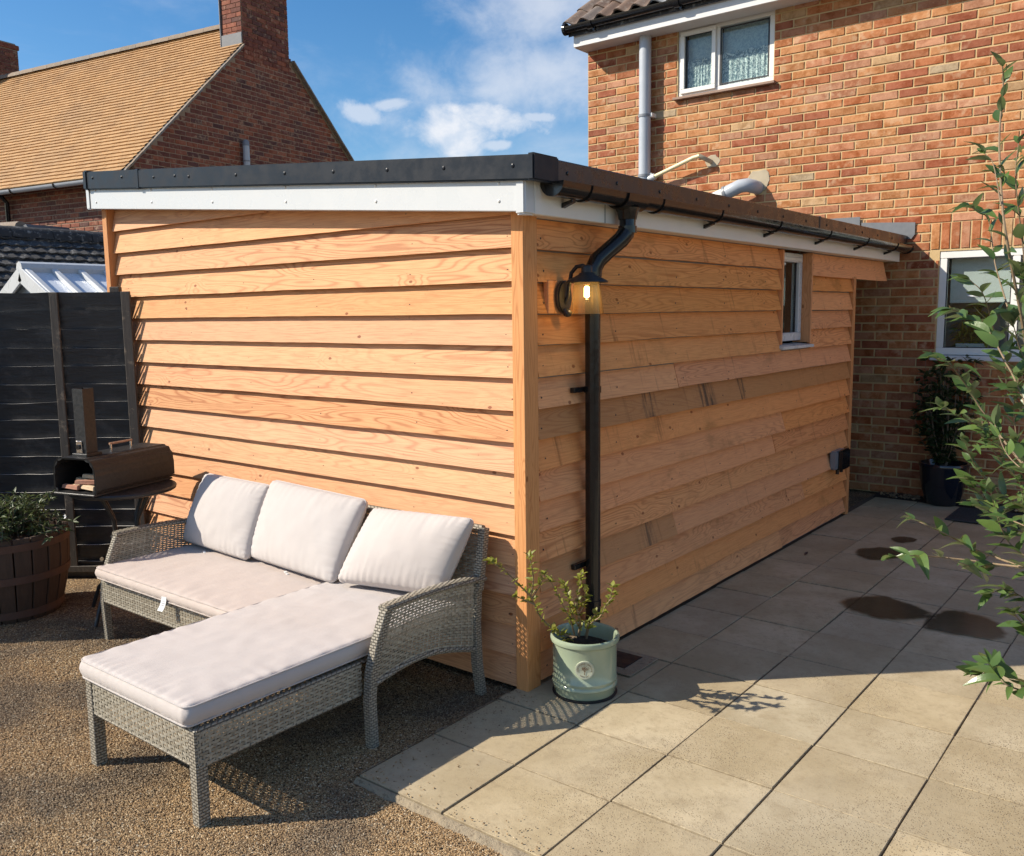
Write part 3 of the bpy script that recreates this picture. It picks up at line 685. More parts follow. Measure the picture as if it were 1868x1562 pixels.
def brick_mesh(w, h, d, mat, key):
    k = (round(w, 3), round(h, 3), round(d, 4), mat.name, key)
    if k not in BRICK_CACHE:
        v, f = brick_pts(w, h, d, key=key); BRICK_CACHE[k] = MB().add(v, f).mesh('brick', mat)
    return BRICK_CACHE[k]
def lay_bricks(O, rot, u0, u1, z0, z1, pu, pz, mat, parent, inside, holes=(), limit=300, shift=0.0, extra=(), joint=0.0125, visible=None, d=0.007):
    """courses of stretchers in the wall frame (u along the wall, z up) with half lap; the largest in view are single bricks"""
    ct, stn = math.cos(rot), math.sin(rot); items = []
    def place(u, z): return Vector((O[0]+u*ct, O[1]+u*stn, z))
    nrow = int((z1-z0)/pz)
    for r in range(nrow):
        za, zb = z0+r*pz, z0+(r+1)*pz; u = u0-(pu/2 if (r % 2) else 0)+shift
        while u < u1:
            a, b = max(u, u0), min(u+pu, u1); segs = [(a, b)]
            for hx0, hx1, hz0, hz1 in holes:
                if zb > hz0+0.02 and za < hz1-0.02:
                    segs = [s2 for s in segs for s2 in ((s[0], min(s[1], hx0)), (max(s[0], hx1), s[1])) if s2[1]-s2[0] > 0.018]
            for s in segs:
                if s[1]-s[0] > 0.020 and inside((s[0]+s[1])/2, (za+zb)/2): items.append((s[0], s[1], za, zb))
            u += pu
    items += list(extra)
    sc = []
    for it in items:
        c = place((it[0]+it[1])/2, (it[2]+it[3])/2); x, y, dep = proj(c)
        vis = dep > 0.2 and -15 < x < PW+15 and -10 < y < PH+10 and (visible is None or visible(x, y))
        sc.append(((it[1]-it[0])*(it[3]-it[2])/dep**2 if vis else 0, it))
    sc.sort(key=lambda t: -t[0]); big = MB()
    for n, (s, it) in enumerate(sc):
        w, h = it[1]-it[0]-joint, it[3]-it[2]-joint; key = n % 3
        c = place((it[0]+it[1])/2, (it[2]+it[3])/2)
        jit = random.uniform(-.0012, .0012)
        if n < limit and s > 0:
            o = link('brick', brick_mesh(w, h, d, mat, key), None, c+Vector((0, 0, jit)), (0, random.uniform(-.004, .004), rot)); adopt(o, parent)
        else:
            v, f = brick_pts(w, h, d, key=key); big.add([(c.x+p[0]*ct-p[1]*stn, c.y+p[0]*stn+p[1]*ct, c.z+p[2]+jit) for p in v], f)
    if big.v: stuff(big.build('brickwork', mat, parent))
def rect_holes(m, u0, u1, z0, z1, holes, y0, y1):
    """a wall of boxes that leaves rectangular openings"""
    us = sorted({u0, u1, *[h[0] for h in holes], *[h[1] for h in holes]}); zs = sorted({z0, z1, *[h[2] for h in holes], *[h[3] for h in holes]})
    for a, b in zip(us, us[1:]):
        for c, d in zip(zs, zs[1:]):
            if any(h[0] <= (a+b)/2 <= h[1] and h[2] <= (c+d)/2 <= h[3] for h in holes): continue
            m.add([(a, y0, c), (b, y0, c), (b, y0, d), (a, y0, d)], [(0, 1, 2, 3)])
            m.add([(a, y1, c), (b, y1, c), (b, y1, d), (a, y1, d)], [(3, 2, 1, 0)])
    for h in holes:
        m.add([(h[0], y0, h[2]), (h[1], y0, h[2]), (h[1], y1, h[2]), (h[0], y1, h[2])], [(0, 1, 2, 3)])
        m.add([(h[0], y0, h[3]), (h[1], y0, h[3]), (h[1], y1, h[3]), (h[0], y1, h[3])], [(3, 2, 1, 0)])
        m.add([(h[0], y0, h[2]), (h[0], y1, h[2]), (h[0], y1, h[3]), (h[0], y0, h[3])], [(0, 1, 2, 3)])
        m.add([(h[1], y0, h[2]), (h[1], y1, h[2]), (h[1], y1, h[3]), (h[1], y0, h[3])], [(3, 2, 1, 0)])
    return m

# ------------------------------------------------------------------ the brick house
HY = 5.153; HX0, HX1, HZ1 = -3.07, 4.2, 4.33
house = thing('brick_house', 'red brick house with a small upstairs window and grey soil pipe', 'house', (0.5, HY, 0))
UW = (-2.035, -1.073, 3.625, 4.285); LW = (0.392, 1.72, 1.18, 2.07)
wall = rect_holes(MB(), HX0, HX1, 0.0, HZ1, [UW, LW], HY, HY+0.25)
wall.add([(HX0, HY, 0), (HX0, HY+6, 0), (HX0, HY+6, HZ1), (HX0, HY, HZ1)], [(3, 2, 1, 0)])
wall.add([(HX0, HY+3, HZ1+2.4), (HX0, HY, HZ1), (HX0, HY+6, HZ1)], [(0, 1, 2)])
wall.add([(HX1, HY, 0), (HX1, HY+6, 0), (HX1, HY+6, HZ1), (HX1, HY, HZ1)], [(0, 1, 2, 3)])
hw = wall.build('wall', M_mortar, house)
PZ, PU = 0.0742, 0.2285
sold = []
for k in range(18):                                              # soldier course over the kitchen window
    u = LW[0]-0.075+0.0755*k; sold.append((u, u+0.0755, LW[3]+0.012, LW[3]+0.235))
holes = [UW, LW, (LW[0]-0.075, LW[0]-0.075+0.0755*18, LW[3]-0.02, LW[3]+0.236), (-1.27, -1.12, 2.70, 2.86)]
lay_bricks((0, HY), 0.0, HX0, HX1, 0.0, HZ1, PU, PZ, M_brick, hw, lambda u, z: True, holes, 300, 0.0, sold,
           visible=lambda x, y: (y < 300 + (x-985)*0.22 and x > 1040) or (x > 1550 and y < 940 and x < 1730) or (x > 1700 and y < 460))
def blotch(name, c, r, parent, mat, seed):
    m = MB(); n = 18; c = Vector(c); vs = []
    for k in range(n):
        a = math.tau*k/n; q = r*(1+0.35*noise.noise(Vector((math.cos(a)*1.7, math.sin(a)*1.7, seed)))); vs.append((c.x+q*math.cos(a), c.y, c.z+q*math.sin(a)*0.85))
    m.prism(vs, (0, -0.010, 0)); return m.build(name, mat, parent, 0.003)
blotch('mortar_patch', (-1.19, HY-0.001, 2.79), 0.115, hw, M_patch, 1.0)
blotch('mortar_patch', (-1.66, HY-0.0005, 3.02), 0.075, hw, M_patch, 4.0)
# upstairs window
def window(name, x0, x1, z0, z1, mull, y, parent, fw=0.055, sash=()):
    m = MB(); ya, yb = y, y+0.06
    m.box(x0, x1, ya, yb, z1-fw, z1).box(x0, x1, ya, yb, z0, z0+fw)
    m.box(x0, x0+fw, ya+.0015, yb, z0+fw, z1-fw).box(x1-fw, x1, ya+.0015, yb, z0+fw, z1-fw)
    for q in mull: m.box(q-fw*0.5, q+fw*0.5, ya+.0015, yb, z0+fw, z1-fw)
    o = m.build(name, M_white_old, parent, 0.004)
    for a, b in sash:                                            # opening casement, proud of the frame
        s = MB(); k = 0.042
        s.box(a, b, ya-0.022, ya-.001, z1-fw-k+.02, z1-fw+.02).box(a, b, ya-0.022, ya-.001, z0+fw-.02, z0+fw+k-.02)
        s.box(a, a+k, ya-0.021, ya-.001, z0+fw+k-.02, z1-fw-k+.02).box(b-k, b, ya-0.021, ya-.001, z0+fw+k-.02, z1-fw-k+.02)
        s.build('casement', M_white_old, o, 0.004)
    return o
uy = HY+0.012
mid = UW[0]+0.40*(UW[1]-UW[0])+0.02
w1 = window('window', UW[0], UW[1], UW[2]+0.03, UW[3], [mid], uy, house, 0.05, [(UW[0]+0.03, mid-0.01)])
def gasket(x0, x1, z0, z1, y, par, g=0.012):
    MB().box(x0-g, x1+g, y-.004, y+.004, z1, z1+g).box(x0-g, x1+g, y-.004, y+.004, z0-g, z0).box(x0-g, x0, y-.0035, y+.0035, z0, z1).box(x1, x1+g, y-.0035, y+.0035, z0, z1).build('gasket', M_gasket, par)
pa, pb = (UW[0]+0.085, mid-0.055), (mid+0.04, UW[1]-0.065); pz0, pz1 = UW[2]+0.10, UW[3]-0.075
for a, b in (pa, pb):
    MB().box(a, b, uy+0.012, uy+0.018, pz0, pz1).build('pane', M_glass, w1)
    gasket(a, b, pz0, pz1, uy+0.006, w1)
    n = 30; lc = MB()
    for i in range(n+1):
        x = a-0.01+(b-a+0.02)*i/n; yy = uy+0.05+0.006*math.sin(i*1.9)
        lc.v += [(x, yy, pz0-0.02), (x, yy, pz0+(pz1-pz0)*0.56+0.012*math.sin(i*0.8)), (x, yy+0.02, pz0+(pz1-pz0)*0.56), (x, yy+0.02, pz1+.02)]
    lc.f = [(4*i, 4*i+4, 4*i+5, 4*i+1) for i in range(n)]
    lo = lc.build('net_curtain', M_lace, w1, smooth=True)
    up = MB().box(a-.01, b+.01, uy+0.070, uy+0.074, pz0-.02, pz1+.02); up.build('frosted_film', M_obscured, w1)
MB().box(UW[0]-0.03, UW[1]+0.03, HY-0.055, HY+0.02, UW[2]+0.005, UW[2]+0.030).build('sill', M_sill, house, 0.004)
# kitchen window
ly = HY+0.006
w2 = window('window', LW[0], LW[1], LW[2]+0.04, LW[3], [0.955], ly, house, 0.06, [])
gasket(LW[0]+.065, 0.92, LW[2]+0.105, LW[3]-.065, ly+.006, w2); gasket(0.99, LW[1]-.065, LW[2]+0.105, LW[3]-.065, ly+.006, w2)
MB().box(LW[0]+.062, 0.923, ly+.015, ly+.021, LW[2]+0.102, LW[3]-.062).build('pane', M_glass, w2)
MB().box(0.987, LW[1]-.062, ly+.015, ly+.021, LW[2]+0.102, LW[3]-.062).build('pane', M_glass, w2)
MB().box(LW[0]-0.03, LW[1]+0.03, HY-0.07, HY+0.03, LW[2]-0.005, LW[2]+0.035).build('sill', M_soffit, house, 0.006)
MB().box(LW[0]+.07, 0.915, ly+.10, ly+.106, 1.66, LW[3]+0.02).build('roller_blind', M_white, w2)
MB().box(LW[0]+.07, 0.915, ly+.095, ly+.113, 1.645, 1.665).build('blind_rail', M_white, w2, 0.003)
hd = MB().tube([(0.62, ly-0.006, 1.70), (0.62, ly-.02, 1.70), (0.72, ly-.02, 1.695)], 0.008, 8)
hd.build('handle', M_white, w2, smooth=True)
room = MB().box(0.2, 2.2, HY+0.25, HY+3.0, 0.0, 2.4)
rm = room.build('room', M_room, house)
rm.data.flip_normals()
MB().box(LW[0], LW[1], HY+0.10, HY+0.26, LW[2]+.02, LW[2]+.055).build('inner_sill', M_white, house, 0.004)
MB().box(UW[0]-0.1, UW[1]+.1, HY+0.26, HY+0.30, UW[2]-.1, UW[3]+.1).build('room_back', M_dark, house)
# eaves, gutter, roof
EZ = 4.262; EY = HY-0.25
MB().box(HX0-0.01, HX1, EY, EY+0.025, EZ, EZ+0.175).build('fascia', M_soffit, house, 0.003)
MB().box(HX0-0.01, HX1, EY+0.027, HY-0.001, EZ+0.006, EZ+0.020).build('soffit', M_soffit, house)
MB().prism([(HX0-0.012, EY+0.027, EZ-0.001), (HX0-0.012, HY+0.02, EZ-0.001), (HX0-0.012, HY+0.02, EZ+0.17), (HX0-0.012, EY+0.027, EZ+0.17)], (0.02, 0, 0)).build('box_end', M_soffit, house)
def half_gutter(p, q, r, n=10, th=0.004, out=Vector((0, -1, 0))):
    p, q = Vector(p), Vector(q); m = MB(); ring = []
    for rr in (r, r-th):
        for k in range(n+1):
            a = math.pi*k/n; ring.append((math.cos(a)*rr, -math.sin(a)*rr))
    N = 2*(n+1)
    vs = [e+out*cx+Vector((0, 0, cz)) for e in (p, q) for cx, cz in ring]
    fs = []
    for k in range(n):
        fs.append((k, k+1, N+k+1, N+k)); o = n+1; fs.append((o+k+1, o+k, N+o+k, N+o+k+1))
        fs.append((k, o+k, o+k+1, k+1)); fs.append((N+k+1, N+o+k+1, N+o+k, N+k))
    fs += [(0, N, N+n+1, n+1), (n, 2*n+1, N+2*n+1, N+n)]
    m.add(vs, fs); return m
gy, gz = EY-0.058, EZ+0.185
gt = half_gutter((HX0-0.075, gy, gz), (HX1, gy, gz), 0.056).build('gutter', M_black, house, smooth=True)
MB().tube([(HX0-0.08, gy, gz-.012), (HX0-0.05, gy, gz-.012)], 0.058, 20).build('gutter_end', M_black, gt, smooth=True)
for xb in (HX0+0.24, HX0+1.19, HX0+2.0, HX0+2.9):
    half_gutter((xb-0.03, gy, gz-.002), (xb+0.03, gy, gz-.002), 0.066, 10, 0.006).build('gutter_bracket', M_black, gt, smooth=True)
    MB().obox((xb+.03, gy+0.02, gz-.065), (0.012, 0, 0), (0, 0.03, 0), (0, 0, 0.02)).build('gutter_clip', M_black, gt, .003)
pitch = math.radians(36); cs, sn = math.cos(pitch), math.sin(pitch)
ry0, rz0 = EY-0.03, EZ+0.20
MB().prism([(HX0-0.05, ry0, rz0-.03), (HX0-0.05, HY+3.0, rz0-.03+(HY+3.0-ry0)*math.tan(pitch)), (HX0-0.05, HY+6.3, rz0-.03), (HX0-.05, HY+6.3, rz0-.10), (HX0-0.05, HY+3.0, rz0-.10+(HY+3.0-ry0)*math.tan(pitch)), (HX0-.05, ry0, rz0-.10)], (HX1-HX0+0.1, 0, 0)).build('roof', M_blacktile, house)
roofo = [o for o in house.children if o.name.startswith('roof')][-1] if house.children else None
def pantile_mesh(mat, key):
    m = MB(); nx = 8; w, L = 0.205, 0.40
    prof = [(w*i/nx-w/2, 0.026*math.sin(math.tau*(i/nx)+0.5)) for i in range(nx+1)]
    for y0, lift in ((0, 0.02), (L, 0.0)):
        for x, z in prof: m.v.append((x, y0*cs-(z+lift)*sn, y0*sn+(z+lift)*cs))
    for x, z in prof: m.v.append((x, -(z+lift)*sn, (z+0.005)*cs))
    k = nx+1
    m.f = [(i, i+1, k+i+1, k+i) for i in range(nx)]+[(2*k+i, 2*k+i+1, i+1, i) for i in range(nx)]
    return m.mesh('pantile', mat, smooth=True)
PT = [pantile_mesh(M_pantile, 0), pantile_mesh(M_pantile_grey, 1)]
for r in range(5):
    for c in range(16 if r < 4 else 14):
        mm = PT[1] if c in (5, 6) and r < 2 else PT[0]
        link('pantile', mm, roofo, (HX0-0.0+0.2*c, ry0-0.015+0.32*r*cs, rz0+0.012+0.32*r*sn+random.uniform(-.004, .004)), (random.uniform(-.015, .015), 0, random.uniform(-.02, .02)))
# pipes on the house
PX = -2.347; py = HY-0.085
MB().tube([(PX, py, 2.2), (PX, py, 4.275)], 0.059, 22).build('soil_pipe', M_grey, house, smooth=True)
sp = [o for o in house.children if o.name.startswith('soil_pipe')][0]
for z in (3.52, 2.945):
    MB().tube([(PX, py, z-.012), (PX, py, z+.012)], 0.0655, 22).build('collar', M_greyd, sp, smooth=True)
    MB().box(PX+.045, PX+.085, py-.01, HY, z-.02, z+.02).build('bracket', M_white_old, sp, .003)
ov = MB().tube([(PX+.05, py-.01, 2.905), (PX+.12, py-.012, 2.925), (-1.80, py-0.03, 3.055), (-1.735, py-0.03, 3.065)], 0.020, 12)
o1 = ov.build('overflow_pipe', M_cream, house, smooth=True)
MB().tube([(PX+.055, py-.01, 2.908), (PX+.125, py-.012, 2.928)], 0.030, 14).build('coupling', M_white, o1, smooth=True)
MB().tube([(-1.74, py-0.03, 3.065), (-1.712, py-0.02, 3.05), (-1.685, py+0.02, 3.03), (-1.66, HY+.02, 3.01)], 0.021, 12).build('elbow', M_patch, o1, smooth=True)
fl = MB().tube([(-1.95, HY-0.17, 2.52), (-1.40, HY-0.17, 2.70)], 0.055, 18).build('flue_pipe', M_white_old, house, smooth=True)
MB().tube([(-1.43, HY-.17, 2.69), (-1.30, HY-0.168, 2.738), (-1.24, HY-0.14, 2.745), (-1.205, HY-0.08, 2.735), (-1.20, HY+0.02, 2.73)], [.062, .062, .062, .062, .062], 18).build('flue_elbow', M_grey, fl, smooth=True)
MB().tube([(-1.45, HY-.17, 2.684), (-1.425, HY-.17, 2.692)], 0.068, 18).build('flue_collar', M_greyd, fl, smooth=True)
def lead(pts, name='lead_flashing'):
    m = MB(); m.prism(pts, (0, -0.006, 0)); return m.build(name, M_lead, house, 0.001)
lead([(-3.0, HY-.012, 2.43), (-0.62, HY-.012, 2.235), (-0.62, HY-.012, 2.395), (-3.0, HY-.012, 2.60)])
lead([(-0.64, HY-.020, 2.235), (-0.255, HY-.020, 2.205), (-0.255, HY-.020, 2.395), (-0.64, HY-.020, 2.40)])
lead([(-0.245, HY-.014, 2.205), (0.10, HY-.014, 2.18), (0.17, HY-.014, 2.185), (0.195, HY-.014, 2.22), (0.195, HY-.014, 2.318), (-0.245, HY-.014, 2.345)])

# ------------------------------------------------------------------ the timber outbuilding
shed = thing('timber_outbuilding', 'orange larch clad outbuilding with a white fascia and black roof trim', 'outbuilding', (0, 0, 0))
FXL = -3.215                                                      # left end
BW = 0.133; TIN, TOUT = 0.001, 0.036
def board_strip(axis, a, b, z0, h, mat, out, base, taper_top=None, seed=0, TIN=TIN, TOUT=TOUT, rough=1.0):
    """one tilted weather board: foot proud, head tucked in; sawn edges slightly wavy"""
    m = MB(); n = max(2, int((b-a)/0.05)); ov = 0.03
    for i in range(n+1):
        s = a+(b-a)*i/n; w = rough*0.0022*noise.noise(Vector((s*2.3, z0*9, seed)))+rough*0.0012*noise.noise(Vector((s*11, z0*5, seed)))
        zt = z0+h+ov if taper_top is None else min(z0+h+ov, taper_top(s)); zt = max(zt, z0+0.006)
        f = (zt-z0)/(h+ov)
        of, ob = TOUT+0.0015*noise.noise(Vector((s*1.5, z0, 4+seed))), TOUT-0.020
        tf = TOUT-(TOUT-TIN)*f; tb = tf-0.018
        for d, z in ((of, z0+w), (tf, zt), (tb, zt), (ob, z0+w)):
            m.v.append((s, base-out*d, z) if axis == 'x' else (base+out*d, s, z))
    flip = (axis == 'x' and out > 0) or (axis == 'y' and out < 0)
    for i in range(n):
        for k in range(4):
            q = (4*i+k, 4*i+4+k, 4*i+4+(k+1) % 4, 4*i+(k+1) % 4); m.f.append(q)
    m.f += [(0, 1, 2, 3), (4*n+3, 4*n+2, 4*n+1, 4*n)]
    me = m.mesh('board', mat)
    bm = bmesh.new(); bm.from_mesh(me); bmesh.ops.recalc_face_normals(bm, faces=bm.faces); bm.to_mesh(me); bm.free()
    o = link('board', me, shed); o['heartwood'] = 0.0; return o
def roofline(x): return 2.0+(0.10-x)*0.0825                        # underside of the front fascia
nails = MB()
def nail(p, n):
    p, n = Vector(p), Vector(n); a = n.orthogonal().normalized(); b = n.cross(a)
    nails.add([p+n*.0006+(a*math.cos(k*math.tau/6)+b*math.sin(k*math.tau/6))*0.0048 for k in range(6)], [(0, 1, 2, 3, 4, 5)])
zf = [2.007+0.133*k for k in range(2, -16, -1)]
for k, z0 in enumerate(zf):
    if z0 < -0.02: continue
    xr = -0.034
    if z0 > roofline(xr)-0.01:                                     # upper boards die out under the sloping fascia
        xr = 0.10-(z0+0.004-2.0)/0.0825
        if xr < -3.0: continue
    b = board_strip('x', -3.168, xr, max(z0, 0.012)+random.uniform(-.002, .002), BW, M_wood_x, 1, 0.006, lambda s: roofline(s)+0.006, k)
    for s in (-3.05, -2.4, -1.85, -1.27, -0.62, -0.065):
        if s < xr-0.03: nail((s+random.uniform(-.02, .02), -TOUT+0.006+0.0105, z0+0.045), (0, -1, -0.15))
zs = [1.8695-0.1317*k for k in range(0, 15)]
WY0, WY1 = 2.72, 3.20                                             # the slit window
for k, z0 in enumerate(zs):
    if z0 < -0.02: continue
    top = (lambda s: 1.995)
    end = 4.105 if z0 < 1.85 else 4.97
    spans = [(0.062, end)]
    if z0+BW > 1.40 and z0 < 2.0: spans = [(0.062, WY0-0.035), (WY1+0.027, end)]
    elif z0 < 1.37 and k % 3 != 1:
        cut = (1.0+0.55*((k*7) % 5)) if k % 3 == 0 else (0.8+0.5*((k*5) % 6)); spans = [(0.062, cut-0.0015), (cut+0.0015, end)]
    for (a, b2) in spans:
        if abs(z0-1.8695) < 0.01 and a > 3: z0b = z0-0.035
        else: z0b = z0
        bo = board_strip('y', a, b2, max(z0b, 0.022)+random.uniform(-.002, .002), BW+(0.035 if z0b != z0 else 0), M_wood_y, 1, -0.012, top, 30+k+(3 if a > 0.1 else 0), 0.0, 0.045+random.uniform(-.004, .003), 1.8)
        if k == 6: bo['heartwood'] = 1.0
        if k == 11 and a < 0.1: bo['heartwood'] = 0.8
        s = a+0.05
        while s < b2:
            nail((0.045-0.012-0.0118, s+random.uniform(-.02, .02), z0+0.045), (1, 0, -0.15)); s += 0.58
stuff(nails.build('nail_heads', M_gasket, shed))
# posts and inner walls
MB().box(-0.033, 0.031, -0.034, 0.060, 0.0, 2.02).build('corner_post', M_wood_z, shed, 0.003)
MB().box(FXL-0.012, FXL+0.042, -0.058, 0.05, 0.0, 2.29).build('corner_post', M_wood_z, shed, 0.003)
MB().box(-0.01, 0.034, 4.108, 4.165, 0.0, 1.853).build('end_post', M_wood_z, shed, 0.003)
core = MB()
core.hexa([(FXL, 0.0, 0), (-0.0, 0.0, 0), (-0.0, 0.02, 0), (FXL, 0.02, 0)], [(FXL, 0.0, 2.26), (0, 0.0, 2.0), (0, .02, 2.0), (FXL, .02, 2.26)])
core.box(-0.022, -0.002, 0.02, WY0-.05, 0, 2.0).box(-0.022, -0.002, WY1+.05, 4.11, 0, 2.0).box(-0.022, -0.002, WY0-.05, WY1+.05, 0, 1.36)
core.box(FXL, FXL+.02, 0.02, 5.14, 0, 2.26).box(FXL+.02, -0.022, 4.09, 4.11, 0, 2.05)
core.build('inner_wall', M_room, shed)
# slit window in its timber reveal
sw = MB().box(-0.085, -0.03, WY0-.012, WY1+.0, 1.40, 1.455).box(-0.085, -0.03, WY0-.012, WY1, 1.925, 1.985).box(-0.085, -0.031, WY0-.012, WY0+.05, 1.455, 1.925).box(-0.085, -0.031, WY1-.055, WY1, 1.455, 1.925)
wn1 = sw.build('window', M_white, shed, 0.004)
MB().box(-0.065, -0.059, WY0+.05, WY1-.055, 1.455, 1.925).build('pane', M_glass, wn1)
MB().box(-0.058, -0.052, WY1-.07, WY1-.054, 1.455, 1.925).build('gasket', M_gasket, wn1)
MB().box(-0.045, -0.026, WY0+.0, WY1-.02, 1.935, 1.958).build('trickle_vent', M_white_old, wn1, 0.004)
MB().box(-0.16, -0.155, WY0+.2, WY1-.16, 1.58, 1.93).build('inner_blind', M_white_old, wn1)
MB().box(-0.09, 0.034, WY0-.032, WY0-.014, 1.385, 1.99).build('reveal_board', M_wood_z, shed, 0.002)
MB().box(-0.09, 0.034, WY1+.003, WY1+.025, 1.385, 1.99).build('reveal_board', M_wood_z, shed, 0.002)
MB().hexa([(-0.09, WY0-.045, 1.362), (0.055, WY0-.045, 1.352), (0.055, WY1+.03, 1.352), (-0.09, WY1+.03, 1.362)], [(-0.09, WY0-.045, 1.384), (0.055, WY0-.045, 1.372), (0.055, WY1+.03, 1.372), (-0.09, WY1+.03, 1.384)]).build('sill', M_white, shed, 0.003)
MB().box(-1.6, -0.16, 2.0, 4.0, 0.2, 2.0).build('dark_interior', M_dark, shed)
# front fascia and roof trim (both follow the fall of the roof)
def sloped(x0, x1, y0, y1, zb0, zb1, zt0, zt1):
    return MB().hexa([(x0, y0, zb0), (x1, y0, zb1), (x1, y1, zb1), (x0, y1, zb0)], [(x0, y0, zt0), (x1, y0, zt1), (x1, y1, zt1), (x0, y1, zt0)])
FL = -3.292; fz = roofline
ff = sloped(FL+.035, 0.062, -0.110, -0.09, fz(FL+.035), fz(0.062), fz(FL+.035)+.135, fz(0.062)+.135).build('fascia', M_white, shed, 0.003)
sloped(FL, FL+.044, -0.116, -0.085, fz(FL)-.004, fz(FL+.044)-.004, fz(FL)+.132, fz(FL+.044)+.132).build('fascia_end', M_white, ff, 0.006, 2)
MB().box(0.054, 0.104, -0.117, -0.05, 1.990, 2.127).build('fascia_corner', M_white, ff, 0.008, 3)
sloped(FL+.03, 0.09, -0.089, 0.01, fz(FL+.03)+.004, fz(0.09)+.004, fz(FL+.03)+.016, fz(.09)+.016).build('soffit', M_white_old, shed)
tz0 = lambda x: fz(x)+0.116
tr = sloped(-2.655, 0.155, -0.134, -0.112, tz0(-2.655), tz0(.155), tz0(-2.655)+.105, tz0(.155)+.097)
tf = tr.build('front_trim', M_trim, shed, 0.006, 2)
sloped(FL+.055, -2.66, -0.133, -0.111, tz0(FL+.055)-.002, tz0(-2.66)-.002, tz0(FL+.055)+.105, tz0(-2.66)+.105).build('trim_length', M_trim, tf, 0.006, 2)
sloped(FL+.02, FL+.066, -0.140, -0.075, tz0(FL+.02)-.004, tz0(FL+.066)-.004, tz0(FL+.02)+.112, tz0(FL+.066)+.112).build('trim_end', M_trim, tf, 0.008, 2)
sloped(-2.672, -2.640, -0.137, -0.118, tz0(-2.672)-.004, tz0(-2.64)-.004, tz0(-2.672)+.108, tz0(-2.64)+.108).build('trim_joint', M_trim, tf, 0.004)
sloped(0.128, 0.164, -0.138, 0.03, 2.112, 2.112, 2.2145, 2.2145).build('trim_corner', M_trim, tf, 0.006, 2)
side = MB().box(0.124, 0.140, 0.028, 5.13, 2.115, 2.2115).build('side_trim', M_trim_side, shed, 0.004)
MB().box(0.120, 0.144, 3.02, 3.04, 2.112, 2.215).build('trim_joint', M_trim_side, side, 0.003)
MB().box(0.085, 0.104, -0.052, 5.05, 1.994, 2.13).build('side_fascia', M_white_old, shed, 0.003)
MB().box(0.1045, 0.1055, 0.455, 0.462, 1.995, 2.11).build('fascia_joint', M_greyd, shed)
MB().box(0.0, 0.086, 0.0, 5.05, 1.998, 2.008).build('side_soffit', M_white_old, shed)
MB().hexa([(FL+.05, -0.10, tz0(FL+.05)+.03), (0.13, -0.10, tz0(.13)+.02), (0.13, 5.14, tz0(.13)+.02), (FL+.05, 5.14, tz0(FL+.05)+.03)], [(FL+.05, -0.10, tz0(FL+.05)+.09), (0.13, -0.10, tz0(.13)+.08), (0.13, 5.14, tz0(.13)+.08), (FL+.05, 5.14, tz0(FL+.05)+.09)]).build('roof', M_membrane, shed)
def screw(p, n, r=0.008, mat=M_steel, par=None):
    p, n = Vector(p), Vector(n).normalized(); m = MB(); m.tube([p-n*.002, p+n*.003, p+n*.005], [r, r, r*0.5], 8); return m.build('screw', mat, par, smooth=True)
for u, v in ((377, 352), (789, 337), (1245, 340), (1545, 320)):
    p = atY(-0.134, 120+u/7.78, 280+v/7.78); screw(p, (0, -1, 0), 0.007, M_trim, tf)
for x in (-2.14, -1.72, -1.33, -0.98, -0.63, -0.30, 0.06): screw((x, -0.134, tz0(x)+0.055), (0, -1, 0), 0.008, M_trim, tf)
for x in (-3.18, -2.56, -1.97, -1.36, -0.73, -0.03):
    for dz in (0.04, 0.108): screw((x, -0.110, fz(x)+dz), (0, -1, 0), 0.0065, M_white_old, ff)
for y in np.arange(0.12, 5.0, 0.38): screw((0.140, float(y), 2.165), (1, 0, 0), 0.008, M_black, side)
# side gutter and downpipe
gx, gz2 = 0.172, 2.118
OUT = Vector((1, 0, 0))
gut = half_gutter((gx-.012, -0.01, gz2), (gx-.012, 5.06, gz2), 0.056, 12, 0.003, OUT)
gut = gut.build('gutter', M_black, shed, smooth=True)
ge = MB(); n = 14; ge.prism([(gx-.012+0.057*math.cos(math.pi*k/n), -0.016, gz2-0.057*math.sin(math.pi*k/n)) for k in range(n+1)], (0, 0.008, 0)); ge.build('gutter_end', M_black, gut)
for y in (0.20, 0.62, 0.80, 1.42, 2.20, 3.05, 3.85, 4.60, 5.03):
    half_gutter((gx-.012, y-.012, gz2-.001), (gx-.012, y+.012, gz2-.001), 0.0615, 12, 0.006, OUT).build('gutter_clip', M_black, gut, smooth=True)
for y in (0.14, 1.42, 2.20, 3.05, 3.85, 4.60):
    MB().hexa([(0.104, y-.013, 2.032), (0.16, y-.013, 2.052), (0.16, y+.013, 2.052), (0.104, y+.013, 2.032)], [(0.104, y-.013, 2.052), (0.16, y-.013, 2.064), (0.16, y+.013, 2.064), (0.104, y+.013, 2.052)]).build('gutter_bracket', M_black, gut, .002)
oy = 0.56
dpx, dpy = 0.075, 0.405
half_gutter((gx-.012, oy-.09, gz2-.003), (gx-.012, oy+.09, gz2-.003), 0.0640, 12, 0.007, OUT).build('outlet', M_black, gut, smooth=True)
MB().tube([(gx-.014, oy, gz2-.055), (gx-.014, oy, gz2-.075), (gx-.014, oy, gz2-.105)], [.055, .046, .040], 18).build('outlet_spigot', M_black, gut, smooth=True)
dpo = MB().tube([(dpx, dpy, 0.02), (dpx, dpy, 1.80)], 0.034, 20).build('downpipe', M_black, shed, smooth=True)
bend = [(gx-.014, oy, gz2-.05), (gx-.014, oy, 1.985), (gx-.018, oy-.008, 1.955), (gx-.030, oy-.03, 1.925), (0.105, 0.465, 1.868), (0.088, 0.425, 1.835), (0.078, 0.41, 1.80), (dpx, dpy, 1.75)]
